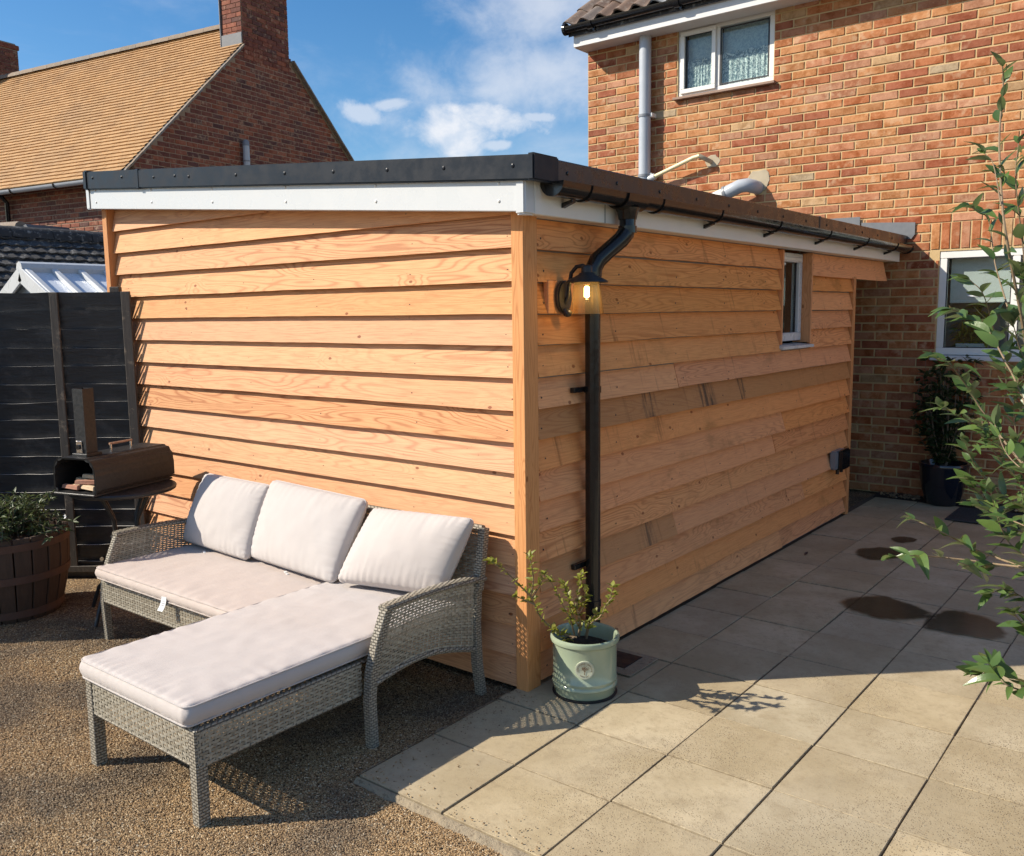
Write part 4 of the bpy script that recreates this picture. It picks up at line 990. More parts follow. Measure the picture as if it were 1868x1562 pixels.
MB().tube(bend, [.036, .036, .039, .038, .037, .039, .038, .0385], 18).build('swan_neck', M_black, dpo, smooth=True)
MB().tube([bend[1], Vector(bend[1])-Vector((0, 0, .03))], .041, 18).build('collar', M_black, dpo, smooth=True)
for z in (1.77, 1.27, 0.29):
    MB().tube([(dpx, dpy, z-.014), (dpx, dpy, z+.014)], 0.038, 20).build('collar', M_black, dpo, smooth=True)
for z in (1.27, 0.47):
    MB().box(0.02, 0.045, dpy-.10, dpy+.06, z-.012, z+.012).build('pipe_clip', M_black, dpo, .003)

# coach lantern on the side wall
lan = thing('wall_lantern', 'lit black coach lantern with an amber glass shade beside the downpipe', 'wall light', (0.04, 0.222, 1.62))
MB().box(0.010, 0.036, 0.128, 0.320, 1.606, 1.745).build('mounting_block', M_wood_y, lan, .002)
lz, lyy = 1.675, 0.222
ring = [(0.036+0.0, lyy+0.052*math.cos(a), lz+0.070*math.sin(a)) for a in [math.tau*k/28 for k in range(28)]]
MB().prism(ring, (0.022, 0, 0)).build('back_plate', M_blackmetal, lan, 0.006, 2, True)
MB().tube([(0.055, lyy, 1.648), (0.072, lyy, 1.675), (0.076, lyy, 1.72), (0.088, lyy, 1.775), (0.115, lyy, 1.80), (0.145, lyy, 1.803), (0.162, lyy, 1.795)], 0.0085, 12).build('arm', M_blackmetal, lan, smooth=True)
lx = 0.165
MB().tube([(0.057, lyy, 1.622), (0.070, lyy, 1.602), (0.072, lyy, 1.592)], [.017, .019, .008], 14).build('sensor', M_blackmetal, lan, smooth=True)
MB().tube([(0.076, lyy-.002, 1.612), (0.083, lyy-.003, 1.606)], [.010, .006], 12).build('sensor_lens', M_white, lan, smooth=True)
MB().lathe([(0.012, 0.052), (0.020, 0.050), (0.023, 0.046), (0.023, 0.022), (0.030, 0.020), (0.036, 0.012), (0.082, -0.010), (0.090, -0.018), (0.088, -0.020), (0.030, 0.004), (0.0, 0.006)], (lx, lyy, 1.752), 28).build('cap', M_blackmetal, lan, smooth=True)
MB().lathe([(0.050, -0.010), (0.055, -0.03), (0.0705, -0.138), (0.0715, -0.143), (0.066, -0.145), (0.0645, -0.138), (0.0515, -0.03), (0.048, -0.012)], (lx, lyy, 1.748), 32).build('glass_shade', M_lampglass, lan, smooth=True)
bulb = MB().lathe([(0.0, -0.085), (0.012, -0.083), (0.021, -0.070), (0.021, -0.055), (0.013, -0.032), (0.011, -0.015)], (lx, lyy, 1.748), 18).build('bulb', M_bulbglass, lan, smooth=True)
MB().lathe([(0.004, -0.078), (0.0115, -0.072), (0.0105, -0.034), (0.004, -0.030)], (lx, lyy, 1.748), 10).build('filament', M_filament, bulb, smooth=True)
MB().lathe([(0.014, -0.026), (0.016, -0.024), (0.016, -0.004)], (lx, lyy, 1.748), 14).build('bulb_cap', M_copper, bulb, smooth=True)
bl = bpy.data.lights.new('bulb_light', 'POINT'); bl.energy = 0.22; bl.color = (1.0, 0.72, 0.38); bl.shadow_soft_size = 0.012
blo = bpy.data.objects.new('bulb_light', bl); COL.objects.link(blo); blo.location = (lx, lyy, 1.748-0.088); adopt(blo, lan)
# outdoor socket
so = thing('outdoor_socket', 'grey and black outdoor socket box low on the far end of the larch wall', 'socket', (0.04, 3.85, 0.46))
MB().box(0.020, 0.075, 3.72, 3.93, 0.415, 0.555).build('box', M_greyd, so, .01, 2)
MB().box(0.0755, 0.105, 3.75, 3.945, 0.408, 0.562).build('lid', M_black, so, .01, 2)
MB().tube([(0.06, 3.79, 0.412), (0.06, 3.79, 0.375)], .013, 10).build('gland', M_black, so, smooth=True)
MB().tube([(0.06, 3.88, 0.412), (0.06, 3.88, 0.378)], .013, 10).build('gland', M_black, so, smooth=True)

# ------------------------------------------------------------------ black garden fence, running from the outbuilding towards the left
def fence(name, label, P0, deg, length, battens, top=1.77, pitch=0.112, vis=True):
    f = thing(name, label, 'fence', P0)
    d = Vector((-math.cos(math.radians(deg)), -math.sin(math.radians(deg)), 0)); n = Vector((-d.y, d.x, 0))*1.0
    if n.y > 0: n = -n                                             # side that faces the patio
    P0 = Vector(P0); z = top; k = 0
    while z > 0.06:
        m = MB(); N = 26; lo = z-pitch-0.012
        for i in range(N+1):
            s = 0.02+(length-0.02)*i/N; q = P0+d*s
            w = 0.010*noise.noise(Vector((s*2.2, k*3.1, 1)))+0.005*noise.noise(Vector((s*7, k*5.3, 2)))
            bow = 0.006*noise.noise(Vector((s*1.7, k*2.3, 8)))
            t0, t1 = 0.028+bow*.5, 0.008+bow*.5
            for dd, zz in ((t0, z+w), (t0-0.013, z+w), (t1-0.012, lo), (t1-0.002, lo)): m.v.append(tuple(q+n*dd+Vector((0, 0, zz))))
        for i in range(N):
            for j in range(4): m.f.append((4*i+j, 4*i+(j+1) % 4, 4*i+4+(j+1) % 4, 4*i+4+j))
        m.f += [(0, 3, 2, 1), (4*N, 4*N+1, 4*N+2, 4*N+3)]
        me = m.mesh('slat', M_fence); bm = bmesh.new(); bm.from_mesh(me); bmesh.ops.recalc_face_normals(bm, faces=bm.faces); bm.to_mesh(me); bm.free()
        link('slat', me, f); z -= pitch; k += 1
    for s, w in battens:
        q = P0+d*s+n*0.036
        MB().obox(q+Vector((0, 0, top/2+0.012)), d*w/2, n*0.008, (0, 0, top/2-0.012)).build('batten', M_batten, f, .003)
    MB().obox(P0+d*length/2+n*0.036+Vector((0, 0, 0.045)), d*length/2, n*0.012, (0, 0, 0.02)).build('bottom_rail', M_batten, f, .003)
    MB().obox(P0+d*0.12-n*0.026+Vector((0, 0, 0.90)), d*0.03, n*0.022, (0, 0, 0.90)).build('post', M_batten, f, .004)
    return f, d, n
FP0 = (-2.968, -0.028, 0)
fen, fd, fn = fence('garden_fence', 'black stained overlap fence standing against the left end of the larch wall', FP0, 37, 1.85, [(0.033, 0.055), (0.475, 0.05), (1.0, 0.05), (1.5, 0.05), (1.82, 0.055)])
kn = MB(); q = Vector(FP0)+fd*0.30+fn*0.026
kn.tube([q+Vector((0, 0, 0.105))-fn*0.004, q+Vector((0, 0, 0.105))+fn*0.006], 0.012, 14).build('knot', M_knob, fen, smooth=True)
# fence panel added out of frame to the left to cast shade over the barrel
fence('garden_fence', 'unseen black overlap fence panel added at the left to shade the barrel', (-3.42, -1.96, 0), 12, 1.8, [(0.03, .055), (0.6, .05), (1.2, .05)], 1.66)

# ------------------------------------------------------------------ corner sofa
sofa = thing('corner_sofa', 'grey beige wicker corner sofa with a long chaise in front of the larch wall', 'sofa', (-1.1, -0.7, -0.02))
GZ = -0.02
def weave(fun, nu, nv, amp=0.0032, gap=0.80, stakes=True, sub=2):
    """real over-and-under weave: flat strands along u pass in front of and behind stakes along v. fun(u,v)->(point, normal)"""
    m = MB()
    for r in range(nv):
        va, vb = (r+0.5-gap/2)/nv, (r+0.5+gap/2)/nv; o = len(m.v); n = nu*sub
        for i in range(n+1):
            u = i/n; s = math.cos(math.pi*(u*nu+r))*amp
            pa, na = fun(u, va); pb, nb = fun(u, vb); m.v += [tuple(pa+na*s), tuple(pb+nb*s)]
        m.f += [(o+2*i, o+2*i+2, o+2*i+3, o+2*i+1) for i in range(n)]
    if stakes:
        for k in range(nu+1):
            uc = k/nu; o = len(m.v); hw = 0.17/nu
            for j in range(nv+1):
                v = j/nv; s = 0
                for uu in (uc-hw, uc+hw):
                    p, nn = fun(min(max(uu, 0), 1), v); m.v.append(tuple(p+nn*s))
            m.f += [(o+2*j, o+2*j+1, o+2*j+3, o+2*j+2) for j in range(nv)]
    return m
def flat(p00, p10, p01, p11):
    a, b, c, d = map(Vector, (p00, p10, p01, p11))
    n = (b-a).cross(c-a).normalized()
    return lambda u, v: (a*(1-u)*(1-v)+b*u*(1-v)+c*(1-u)*v+d*u*v, n)
def panel(name, p00, p10, p01, p11, par=sofa):
    L = (Vector(p10)-Vector(p00)).length; H = (Vector(p01)-Vector(p00)).length
    return stuff(weave(flat(p00, p10, p01, p11), max(4, int(L/0.022)), max(3, int(H/0.0115))).build(name, M_wicker, par, smooth=True))
zl, zh = 0.185, 0.303
XA, XB, YC, YS = -0.895, -0.215, -1.432, -0.752
XL, XR, YB = -2.125, -0.165, -0.125
def leg(pts, w=0.030):
    return MB().tube([Vector(p) for p in pts], w, 4, True, True).build('leg', M_wrap, sofa, 0.003)
leg([(XA, YC, GZ), (XA, YC, 0.31)]); leg([(XB-.02, YC, GZ), (XB-.02, YC, 0.31)])
leg([(XR-.012, YS+.012, GZ), (XR-.016, YS+.010, 0.16), (XR-.012, YS+.020, 0.28), (XR-.004, YS+.052, 0.40), (XR+.006, YS+.092, 0.508)], 0.027)
leg([(XR+.01, YB+.0, GZ), (XR-.002, YB-.01, 0.12), (XR-.006, YB-.012, 0.30), (XR-.006, YB, 0.47)], 0.027)
leg([(XL+.005, YS+.0, GZ), (XL-.005, YS-.004, 0.18), (XL-.004, YS+.006, 0.30), (XL+.0, YS+.040, 0.40), (XL+.004, YS+.080, 0.50)], 0.025)
leg([(XL-.01, YB, GZ), (XL, YB-.01, 0.2), (XL, YB, 0.47)], 0.027)
# woven aprons: front of the chaise, its right and left sides, front of the seat
panel('woven_apron', (XA-.018, YC-.016, zl), (XB, YC-.016, zl), (XA-.018, YC-.016, zh), (XB, YC-.016, zh))
panel('woven_apron', (XB+.002, YC-.014, zl), (XB+.002, YS+.0, zl), (XB+.002, YC-.014, zh), (XB+.002, YS, zh))
panel('woven_apron', (XA-.018, YS-.02, zl), (XA-.018, YC-.016, zl), (XA-.018, YS-.02, zh), (XA-.018, YC-.016, zh))
panel('woven_apron', (XL, YS-.018, zl), (XA-.02, YS-.018, zl), (XL, YS-.018, zh), (XA-.02, YS-.018, zh))
rl = MB()
for a, b in (((XA-.018, YC-.008), (XB+.004, YC-.008)), ((XB-.006, YC), (XB-.006, YS)), ((XA-.01, YC), (XA-.01, YS)), ((XL, YS-.010), (XA, YS-.010))):
    for z in (zl, zh): rl.tube([(a[0], a[1], z), (b[0], b[1], z)], 0.009, 6)
rl.build('apron_rail', M_wrap, sofa, smooth=True)
panel('woven_deck', (XA-.01, YC, zh+.004), (XB-.0, YC, zh+.004), (XA-.01, YB, zh+.004), (XB, YB, zh+.004))
panel('woven_deck', (XL, YS-.012, zh+.003), (XA-.02, YS-.012, zh+.003), (XL, YB, zh+.003), (XA-.02, YB, zh+.003))
def arm(x, sgn):
    y0, y1 = YS+.025, YB+.005
    top = lambda u: 0.508-0.026*u+0.012*math.sin(math.pi*u)
    bot = lambda u: 0.232-0.045*u+0.045*math.sin(math.pi*min(u*1.1, 1))
    def f(u, v):
        xx = x+sgn*0.006*(1-u)*v; return Vector((xx, y0+0.072*v*(1-u)+(y1-y0)*u, bot(u)*(1-v)+top(u)*v)), Vector((sgn, 0, 0))
    stuff(weave(f, 26, 24).build('woven_arm', M_wicker, sofa, smooth=True))
    n = 16; tp = [(x+sgn*0.006*(1-i/n), y0+.045+(y1+.03-y0-.045)*i/n, top(i/n)+0.004) for i in range(n+1)]
    m = MB()
    for i, p in enumerate(tp):
        for dx, dz in ((-.026, 0), (-.020, .010), (.020, .010), (.026, 0), (.021, -.008), (-.021, -.008)): m.v.append((p[0]+dx, p[1], p[2]+dz))
    for i in range(n):
        for k in range(6): m.f.append((6*i+k, 6*i+(k+1) % 6, 6*i+6+(k+1) % 6, 6*i+6+k))
    m.f += [tuple(range(6))[::-1], tuple(6*n+k for k in range(6))]
    me = m.mesh('arm_rail', M_wrap); bm = bmesh.new(); bm.from_mesh(me); bmesh.ops.recalc_face_normals(bm, faces=bm.faces); bm.to_mesh(me); bm.free()
    ao = link('arm_rail', me, sofa)
    stuff(weave(lambda u, v: (Vector((x+sgn*0.006*(1-u)-0.022+0.044*v, y0+.05+(y1+.022-y0-.05)*u, top(u)+0.0165)), Vector((0, 0, 1))), 30, 5, 0.0022).build('woven_arm_top', M_wicker, ao, smooth=True))
    MB().tube([(x, y0+(y1-y0)*i/12, bot(i/12)) for i in range(13)], 0.012, 6).build('lower_rail', M_wrap, sofa, smooth=True)
arm(XR, 1); arm(XL, -1)
panel('woven_back', (XL, YB, 0.20), (XR, YB, 0.20), (XL, YB+.045, 0.695), (XR, YB+.045, 0.695))
MB().tube([(XL, YB+.045, 0.70), (XR, YB+.045, 0.70)], 0.016, 8).build('top_rail', M_wrap, sofa, smooth=True)
MB().tube([(XR+.002, YB+.0, 0.44), (XR+.004, YB+.045, 0.705)], 0.026, 4, True, True).build('back_post', M_wrap, sofa, .003)
MB().tube([(XL, YB, 0.44), (XL, YB+.045, 0.705)], 0.026, 4, True, True).build('back_post', M_wrap, sofa, .003)

def cushion(name, label, fun, L, W, T, seed, group=None, puff=0.012, nu=64, nv=44, wr=1.0, edge=0.04, boxed=True):
    """soft boxed cushion: fun(a,b,c) maps a,b in -.5...5 (faces) and c (thickness, metres) into place; seams gather into small creases"""
    m = MB(); ring = 6
    def gather(t, d, k): return math.sin(t*95+7*noise.noise(Vector((t*5, seed, k))))*(0.5+0.5*noise.noise(Vector((t*9, seed+3, k))))*math.exp(-d/0.055)
    top = []
    def pt(u, v, side):
        a, b = u-0.5, v-0.5; du, dv = min(u, 1-u)*L, min(v, 1-v)*W; d = min(du, dv)
        # rounded plan corners
        cr = 0.03; 
        if du < cr and dv < cr:
            q = math.hypot(cr-du, cr-dv)
            if q > cr:
                k = cr/q; a = math.copysign(0.5-(cr-(cr-du)*k)/L, a); b = math.copysign(0.5-(cr-(cr-dv)*k)/W, b)
        e = min(1, d/edge); prof = (1-(1-e)**2.4)**0.5
        if boxed: h = T/2*(0.80+0.20*prof)+puff*(1-(2*a)**2)*(1-(2*b)**2)
        else: h = T/2*(0.10+0.90*(max(0.0, 16*u*(1-u)*v*(1-v)))**0.40)
        x, y = a*L, b*W
        w = 0.0036*noise.noise(Vector((x*5, y*5, seed)))+0.0030*noise.noise(Vector((x*16, y*13, seed+2)))
        g = gather(u if dv < du else v, d, 1 if dv < du else 2)*0.0036*wr
        return a, b, side*(h+(w*min(1, d/0.05)+g))
    for side in (1, -1):
        o = len(m.v)
        for i in range(nu+1):
            for j in range(nv+1):
                uu = 0.5-0.5*math.cos(math.pi*i/nu)*1.0 if not boxed else i/nu
                uu = (i/nu)*0.6+0.4*(0.5-0.5*math.cos(math.pi*i/nu)); vv = (j/nv)*0.6+0.4*(0.5-0.5*math.cos(math.pi*j/nv))
                m.v.append(tuple(fun(*pt(uu, vv, side))))
        for i in range(nu):
            for j in range(nv):
                q = (o+i*(nv+1)+j, o+(i+1)*(nv+1)+j, o+(i+1)*(nv+1)+j+1, o+i*(nv+1)+j+1); m.f.append(q if side > 0 else q[::-1])
    idx = [i*(nv+1) for i in range(nu+1)]+[nu*(nv+1)+j for j in range(1, nv+1)]+[i*(nv+1)+nv for i in range(nu-1, -1, -1)]+[j for j in range(nv-1, 0, -1)]
    O = (nu+1)*(nv+1); K = 4; prev = idx; uvs = []
    rim = []
    for t in idx:
        i, j = divmod(t, nv+1); uu = (i/nu)*0.6+0.4*(0.5-0.5*math.cos(math.pi*i/nu)); vv = (j/nv)*0.6+0.4*(0.5-0.5*math.cos(math.pi*j/nv)); rim.append((uu, vv))
    rows = [idx]
    for k in range(1, K):
        o = len(m.v); f = k/K
        for (uu, vv) in rim:
            a, b, h1 = pt(uu, vv, 1); _, _, h2 = pt(uu, vv, -1); bul = (0.010 if boxed else 0.002)*math.sin(math.pi*f)
            A = a*(1+2*bul/L); B = b*(1+2*bul/W); m.v.append(tuple(fun(A, B, h1*(1-f)+h2*f)))
        rows.append([o+t for t in range(len(idx))])
    rows.append([O+t for t in idx])
    for r0, r1 in zip(rows, rows[1:]):
        for t in range(len(idx)):
            t2 = (t+1) % len(idx); m.f.append((r0[t], r1[t], r1[t2], r0[t2]))
    me = m.mesh(name, M_fabric)
    bm = bmesh.new(); bm.from_mesh(me); bmesh.ops.remove_doubles(bm, verts=bm.verts, dist=1e-6); bmesh.ops.recalc_face_normals(bm, faces=bm.faces)
    for f in bm.faces: f.smooth = True
    bm.to_mesh(me); bm.free()
    o = link(name, me); tag(o, label, 'cushion', group)
    # piping along the seams
    pm = MB()
    for side in ((1, -1) if boxed else (0,)):
        pts = []
        for (uu, vv) in rim:
            a, b, h = pt(uu, vv, side if side else 1); h = side*T/2*0.82 if side else 0.0
            pts.append(Vector(fun(a*(1+0.003/L), b*(1+0.003/W), h)))
        pm.tube(pts+[pts[0]], 0.0030, 5, False)
    adopt(link('piping', pm.mesh('piping', M_fabric, smooth=True)), o)
    return o
def flatmap(x0, x1, y0, y1, z, sag=0.0):
    cx, cy, lx_, ly_ = (x0+x1)/2, (y0+y1)/2, x1-x0, y1-y0
    return (lambda a, b, c: Vector((cx+a*lx_, cy+b*ly_, z+c))), lx_, ly_
SC = 'sofa cushions'
f, L, W = flatmap(-2.120, -0.915, -0.800, -0.145, 0.342)
seat = cushion('seat_cushion', 'pale pink beige flat seat cushion at the left of the corner sofa', f, L, W, 0.062, 3.0, SC, 0.010, 90, 50, 1.5, 0.05)
for o_ in [seat]+list(seat.children): o_.data.materials[0] = M_fabric_warm
f, L, W = flatmap(-0.915, -0.228, -1.468, -0.150, 0.357)
chaise = cushion('chaise_cushion', 'long pale chaise cushion reaching out towards the gravel', f, L, W, 0.076, 8.0, SC, 0.008, 60, 110, 1.5, 0.03)
def pillow(label, bl, br, tl, tr, T, seed):
    bl, br, tl, tr = map(Vector, (bl, br, tl, tr)); n = (br-bl).cross(tl-bl).normalized(); n = -n if n.y > 0 else n
    L = ((br-bl).length+(tr-tl).length)/2; H = ((tl-bl).length+(tr-br).length)/2
    def fun(a, b, c):
        u, v = a+.5, b+.5; return bl*(1-u)*(1-v)+br*u*(1-v)+tl*(1-u)*v+tr*u*v+n*(c-0.0)
    return cushion('back_cushion', label, fun, L, H, T, seed, SC, 0.0, 56, 46, 1.5, 0.05, False)
p1 = pillow('leftmost of the three back cushions, square against the wicker arm', atZ(0.395, 336, 985), atZ(0.395, 452, 1022), atY(-.17, 378, 864), atY(-.17, 494, 886), 0.16, 21)
p2 = pillow('middle and largest of the three back cushions', atZ(0.40, 459, 1016), atZ(0.40, 610, 1064), atY(-.16, 500, 876), atY(-.16, 670, 913), 0.17, 33)
p3 = pillow('slumped back cushion at the head of the chaise', atZ(0.425, 616, 1060), atZ(0.425, 806, 1086), atY(-.15, 683, 928), atY(-.15, 866, 948), 0.17, 47)
def care(p, r, w, l, par, curl=0.3):
    m = MB(); p = Vector(p); a = Vector(r[0]).normalized()*w/2; d = Vector(r[1]).normalized(); n = a.cross(d).normalized()
    for i in range(6):
        q = p+d*l*i/5+n*math.sin(i/5*2.4)*l*curl; m.v += [tuple(q-a), tuple(q+a), tuple(q+a+n*.0008), tuple(q-a+n*.0008)]
    for i in range(5):
        for k in range(4): m.f.append((4*i+k, 4*i+(k+1) % 4, 4*i+4+(k+1) % 4, 4*i+4+k))
    m.f += [(3, 2, 1, 0), (20, 21, 22, 23)]
    o = m.build('care_tag', M_tag, par)
    pr = MB(); q = p+d*l*0.45+n*math.sin(.45*2.4)*l*curl
    for s in (1, -1):
        for i in range(3): pr.obox(q+d*(i-1)*l*0.14+n*0.0022*s, a*0.6, d*l*0.02, n*0.0003)
    pr.build('tag_print', M_print, o)
t1 = atY(-0.812, 299, 1089); care(t1, ((1, 0.1, 0), (-0.25, -0.35, -1)), 0.036, 0.070, seat, 0.15)
t2 = atZ(0.385, 372, 1005); care(t2+Vector((0, 0, 0)), ((.5, .8, 0), (0.9, -0.35, -0.03)), 0.012, 0.055, p1, 0.15)
t3 = atZ(0.385, 520, 1042); care(t3, ((.4, .8, 0), (1, -.4, 0.02)), 0.014, 0.050, p2, 0.12)

# ------------------------------------------------------------------ round table with the pizza oven
TX, TY, TZ = -2.43, -0.46, 0.688
tab = thing('round_table', 'small round black metal garden table holding the pizza oven', 'table', (TX, TY, -0.02))
MB().lathe([(0.0, -0.022), (0.262, -0.022), (0.272, -0.016), (0.276, -0.004), (0.270, 0.004), (0.25, 0.004), (0.0, 0.002)], (TX, TY, TZ), 48).build('table_top', M_blackmetal, tab, smooth=True)
for k in range(4):
    a = math.radians(20+90*k); c, s = math.cos(a), math.sin(a)
    MB().tube([(TX+c*0.17, TY+s*0.17, TZ-.02), (TX+c*0.085, TY+s*0.085, 0.52), (TX+c*0.07, TY+s*0.07, 0.34), (TX+c*0.12, TY+s*0.12, 0.20), (TX+c*0.22, TY+s*0.22, 0.10), (TX+c*0.27, TY+s*0.27, -0.015)], 0.011, 10).build('leg', M_blackmetal, tab, smooth=True)
MB().tube([(TX+0.075*math.cos(math.tau*k/24), TY+0.075*math.sin(math.tau*k/24), 0.42) for k in range(25)], 0.007, 8).build('ring', M_blackmetal, tab, smooth=True)
OB = 0.705
ax = (Vector(atZ(OB, 318, 868))-Vector(atZ(OB, 175, 902))); ax.z = 0; OL = 0.56; ax.normalize()
wx = Vector((-ax.y, ax.x, 0)); OWD = 0.295
o0 = Vector(atZ(OB, 176, 903)); o0.z = OB
ovn = thing('pizza_oven', 'black table top pizza oven with a tall square chimney on the round table', 'oven', tuple(o0+wx*OWD/2+ax*OL/2))
def sect(w0, h, ch):                                                # boxy hood with clipped shoulders
    w = w0/2; return [(-w, 0), (w, 0), (w, h*0.60), (w-ch*0.30, h*0.86), (w-ch, h), (-w+ch, h), (-w+ch*0.30, h*0.86), (-w, h*0.60)]
OH = 0.185
def at_o(l, w, z): return o0+ax*l+wx*(OWD/2+w)+Vector((0, 0, z))
out, inn = sect(OWD, OH, 0.046), sect(OWD-0.02, OH-0.012, 0.042)
hood = MB(); n = 8
vs = [at_o(0, w, z) for w, z in out]+[at_o(0, w, z+.004) for w, z in inn]+[at_o(OL, w, z) for w, z in out]+[at_o(0.40, w, z+.004) for w, z in inn]
fs = []
for i in range(n):
    j = (i+1) % n; fs += [(i, j, 16+j, 16+i), (8+j, 8+i, 24+i, 24+j), (j, i, 8+i, 8+j)]
fs += [tuple(16+i for i in range(8)), tuple(24+i for i in range(8))[::-1]]
hood.add(vs, fs)
me = hood.mesh('hood', M_oven); bm = bmesh.new(); bm.from_mesh(me); bmesh.ops.recalc_face_normals(bm, faces=bm.faces); bmesh.ops.bevel(bm, geom=[e for e in bm.edges if e.calc_length() > 0.3 and len(e.link_faces) == 2 and e.calc_face_angle(0) > .2], offset=0.016, segments=3, affect='EDGES'); bm.to_mesh(me); bm.free()
link('hood', me, ovn)
MB().obox(at_o(OL/2-.012, 0, -0.007), ax*(OL/2), wx*(OWD/2-.004), (0, 0, .006)).build('base_tray', M_blackmetal, ovn, .003)
ch = at_o(0.095, 0.0, OH)
MB().obox(ch+Vector((0, 0, .007)), ax*.052, wx*.052, (0, 0, .009)).build('chimney_plate', M_oven, ovn, .003)
cw = 0.036
chm = MB(); H = 0.345
chm.obox(ch+Vector((0, 0, H/2+.012))+ax*(cw-.002), ax*.002, wx*cw, (0, 0, H/2)).obox(ch+Vector((0, 0, H/2+.012))-ax*(cw-.002), ax*.002, wx*cw, (0, 0, H/2))
chm.obox(ch+Vector((0, 0, H/2+.012))+wx*(cw-.002), ax*(cw-.0041), wx*.002, (0, 0, H/2)).obox(ch+Vector((0, 0, H/2+.012))-wx*(cw-.002), ax*(cw-.0041), wx*.002, (0, 0, H/2))
cho = chm.build('chimney', M_oven, ovn)
MB().obox(ch+Vector((0, 0, .05))-ax*(cw+.003)+wx*.010, ax*.003, wx*.020, (0, 0, .032)).build('damper_plate', M_steel, cho, .002)
MB().tube([ch+Vector((0, 0, .05))-ax*(cw+.005)+wx*.010, ch+Vector((0, 0, .05))-ax*(cw+.014)+wx*.010], .013, 14).build('damper_knob', M_black, cho, smooth=True)
h0, h1 = at_o(0.235, -0.02, OH), at_o(0.375, -0.02, OH)
hn = MB().tube([h0, h0+Vector((0, 0, .045))], .0055, 8).tube([h1, h1+Vector((0, 0, .045))], .0055, 8).build('handle_posts', M_steel, ovn, smooth=True)
MB().tube([h0+Vector((0, 0, .045))-ax*.008, h1+Vector((0, 0, .045))+ax*.008], .0065, 10).build('handle', M_copper, ovn, smooth=True)
for l, w in ((0.05, -.11), (0.05, .11), (OL-.05, -.11), (OL-.05, .11)):
    MB().tube([at_o(l, w, -.0125), at_o(l, w, -.0135)], .014, 10).build('foot', M_black, ovn)
rr = random.Random(5)
for k, (l, w, z, ang, ln, red) in enumerate([(.03, -.07, .028, 1.35, .12, 0), (.06, -.02, .026, 1.75, .16, 0), (.035, .06, .024, 1.45, .13, 1), (.08, .02, .050, 1.2, .16, 0), (.05, -.04, .052, 1.9, .13, 1), (.10, -.02, .072, 1.5, .13, 0)]):
    c = at_o(l, w, z); d = ax*math.cos(ang)+wx*math.sin(ang); s = Vector((-d.y, d.x, 0))
    lab = ['pale log lying in the oven mouth, nearest the hood side', 'pale split log across the floor of the oven mouth', 'reddish stick at the left of the oven mouth', 'pale split stick laid on top in the middle of the oven mouth', 'reddish kindling stick laid across the pale logs', 'uppermost pale stick deep in the oven mouth'][k]
    o = MB().hexa([c-d*ln/2-s*.018-Vector((0, 0, .012)), c-d*ln/2+s*.016-Vector((0, 0, .012)), c+d*ln/2+s*.018-Vector((0, 0, .010)), c+d*ln/2-s*.014-Vector((0, 0, .011))][::1], [c-d*ln/2-s*.010+Vector((0, 0, .010)), c-d*ln/2+s*.014+Vector((0, 0, .012)), c+d*ln/2+s*.012+Vector((0, 0, .010)), c+d*ln/2-s*.010+Vector((0, 0, .012))]).build('firewood', M_chip_red if red else M_chip, None, .003)
    me = o.data; bm = bmesh.new(); bm.from_mesh(me); bmesh.ops.recalc_face_normals(bm, faces=bm.faces); bm.to_mesh(me); bm.free()
    tag(o, lab, 'firewood', 'firewood in the pizza oven')

# ------------------------------------------------------------------ leaves and stems
def leaf_verts(L, W, fold=0.35, droop=0.15, n=5):
    vs = []
    for i in range(n+1):
        t = i/n; w = W/2*math.sin(math.pi*min(1, t**0.8*0.96+0.02))**0.85; z = -droop*L*t*t
        vs += [(-w, t*L, z+fold*w), (0, t*L, z), (w, t*L, z+fold*w)]
    fs = [(3*i+j, 3*i+j+1, 3*i+4+j, 3*i+3+j) for i in range(n) for j in range(2)]
    return vs, fs
def leaf_frame(p, d, up, roll=0.0):
    y = Vector(d).normalized(); x = y.cross(Vector(up)); x = x.normalized() if x.length > 1e-4 else y.orthogonal().normalized(); z = x.cross(y)
    return Matrix(((x.x, y.x, z.x, p[0]), (x.y, y.y, z.y, p[1]), (x.z, y.z, z.z, p[2]), (0, 0, 0, 1))) @ Matrix.Rotation(roll, 4, 'Y')
def curve_pts(pts, sub=6):
    pts = [Vector(p) for p in pts]; pts = [2*pts[0]-pts[1]]+pts+[2*pts[-1]-pts[-2]]; out = []
    for i in range(1, len(pts)-2):
        a, b, c, d = pts[i-1:i+3]
        for k in range(sub):
            t = k/sub; out.append(0.5*((2*b)+(c-a)*t+(2*a-5*b+4*c-d)*t*t+(-a+3*b-3*c+d)*t**3))
    out.append(pts[-2]); return out
def add_leaves(parent, specs, mat, meshes, limit=300, name='leaf'):
    """specs: (matrix, scale, variant); those that show largest become single leaves, the rest one mesh of leaves"""
    sc = []
    for M_, s, v in specs:
        x, y, dep = proj(M_.translation); vis = dep > 0.2 and -20 < x < PW+20 and -20 < y < PH+20
        sc.append((s/dep if vis else 0, (M_, s, v)))
    sc.sort(key=lambda t: -t[0]); big = MB()
    for n, (q, (M_, s, v)) in enumerate(sc):
        me, (vs, fs) = meshes[v]
        T = M_ @ Matrix.Diagonal((s, s, s, 1))
        if n < limit and q > 0:
            o = bpy.data.objects.new(name, me); COL.objects.link(o); o.matrix_world = T
            o.parent = parent; o.matrix_parent_inverse = world_of(parent).inverted()
        else: big.add([T @ Vector(p) for p in vs], fs)
    if big.v: stuff(big.build('foliage', mat, parent, smooth=True))
def leaf_set(mat, L, dims):
    out = []
    for k, (W, fold, droop) in enumerate(dims):
        v, f = leaf_verts(L, W*L, fold, droop); out.append((MB().add(v, f).mesh('leaf', mat, smooth=True), (v, f)))
    return out

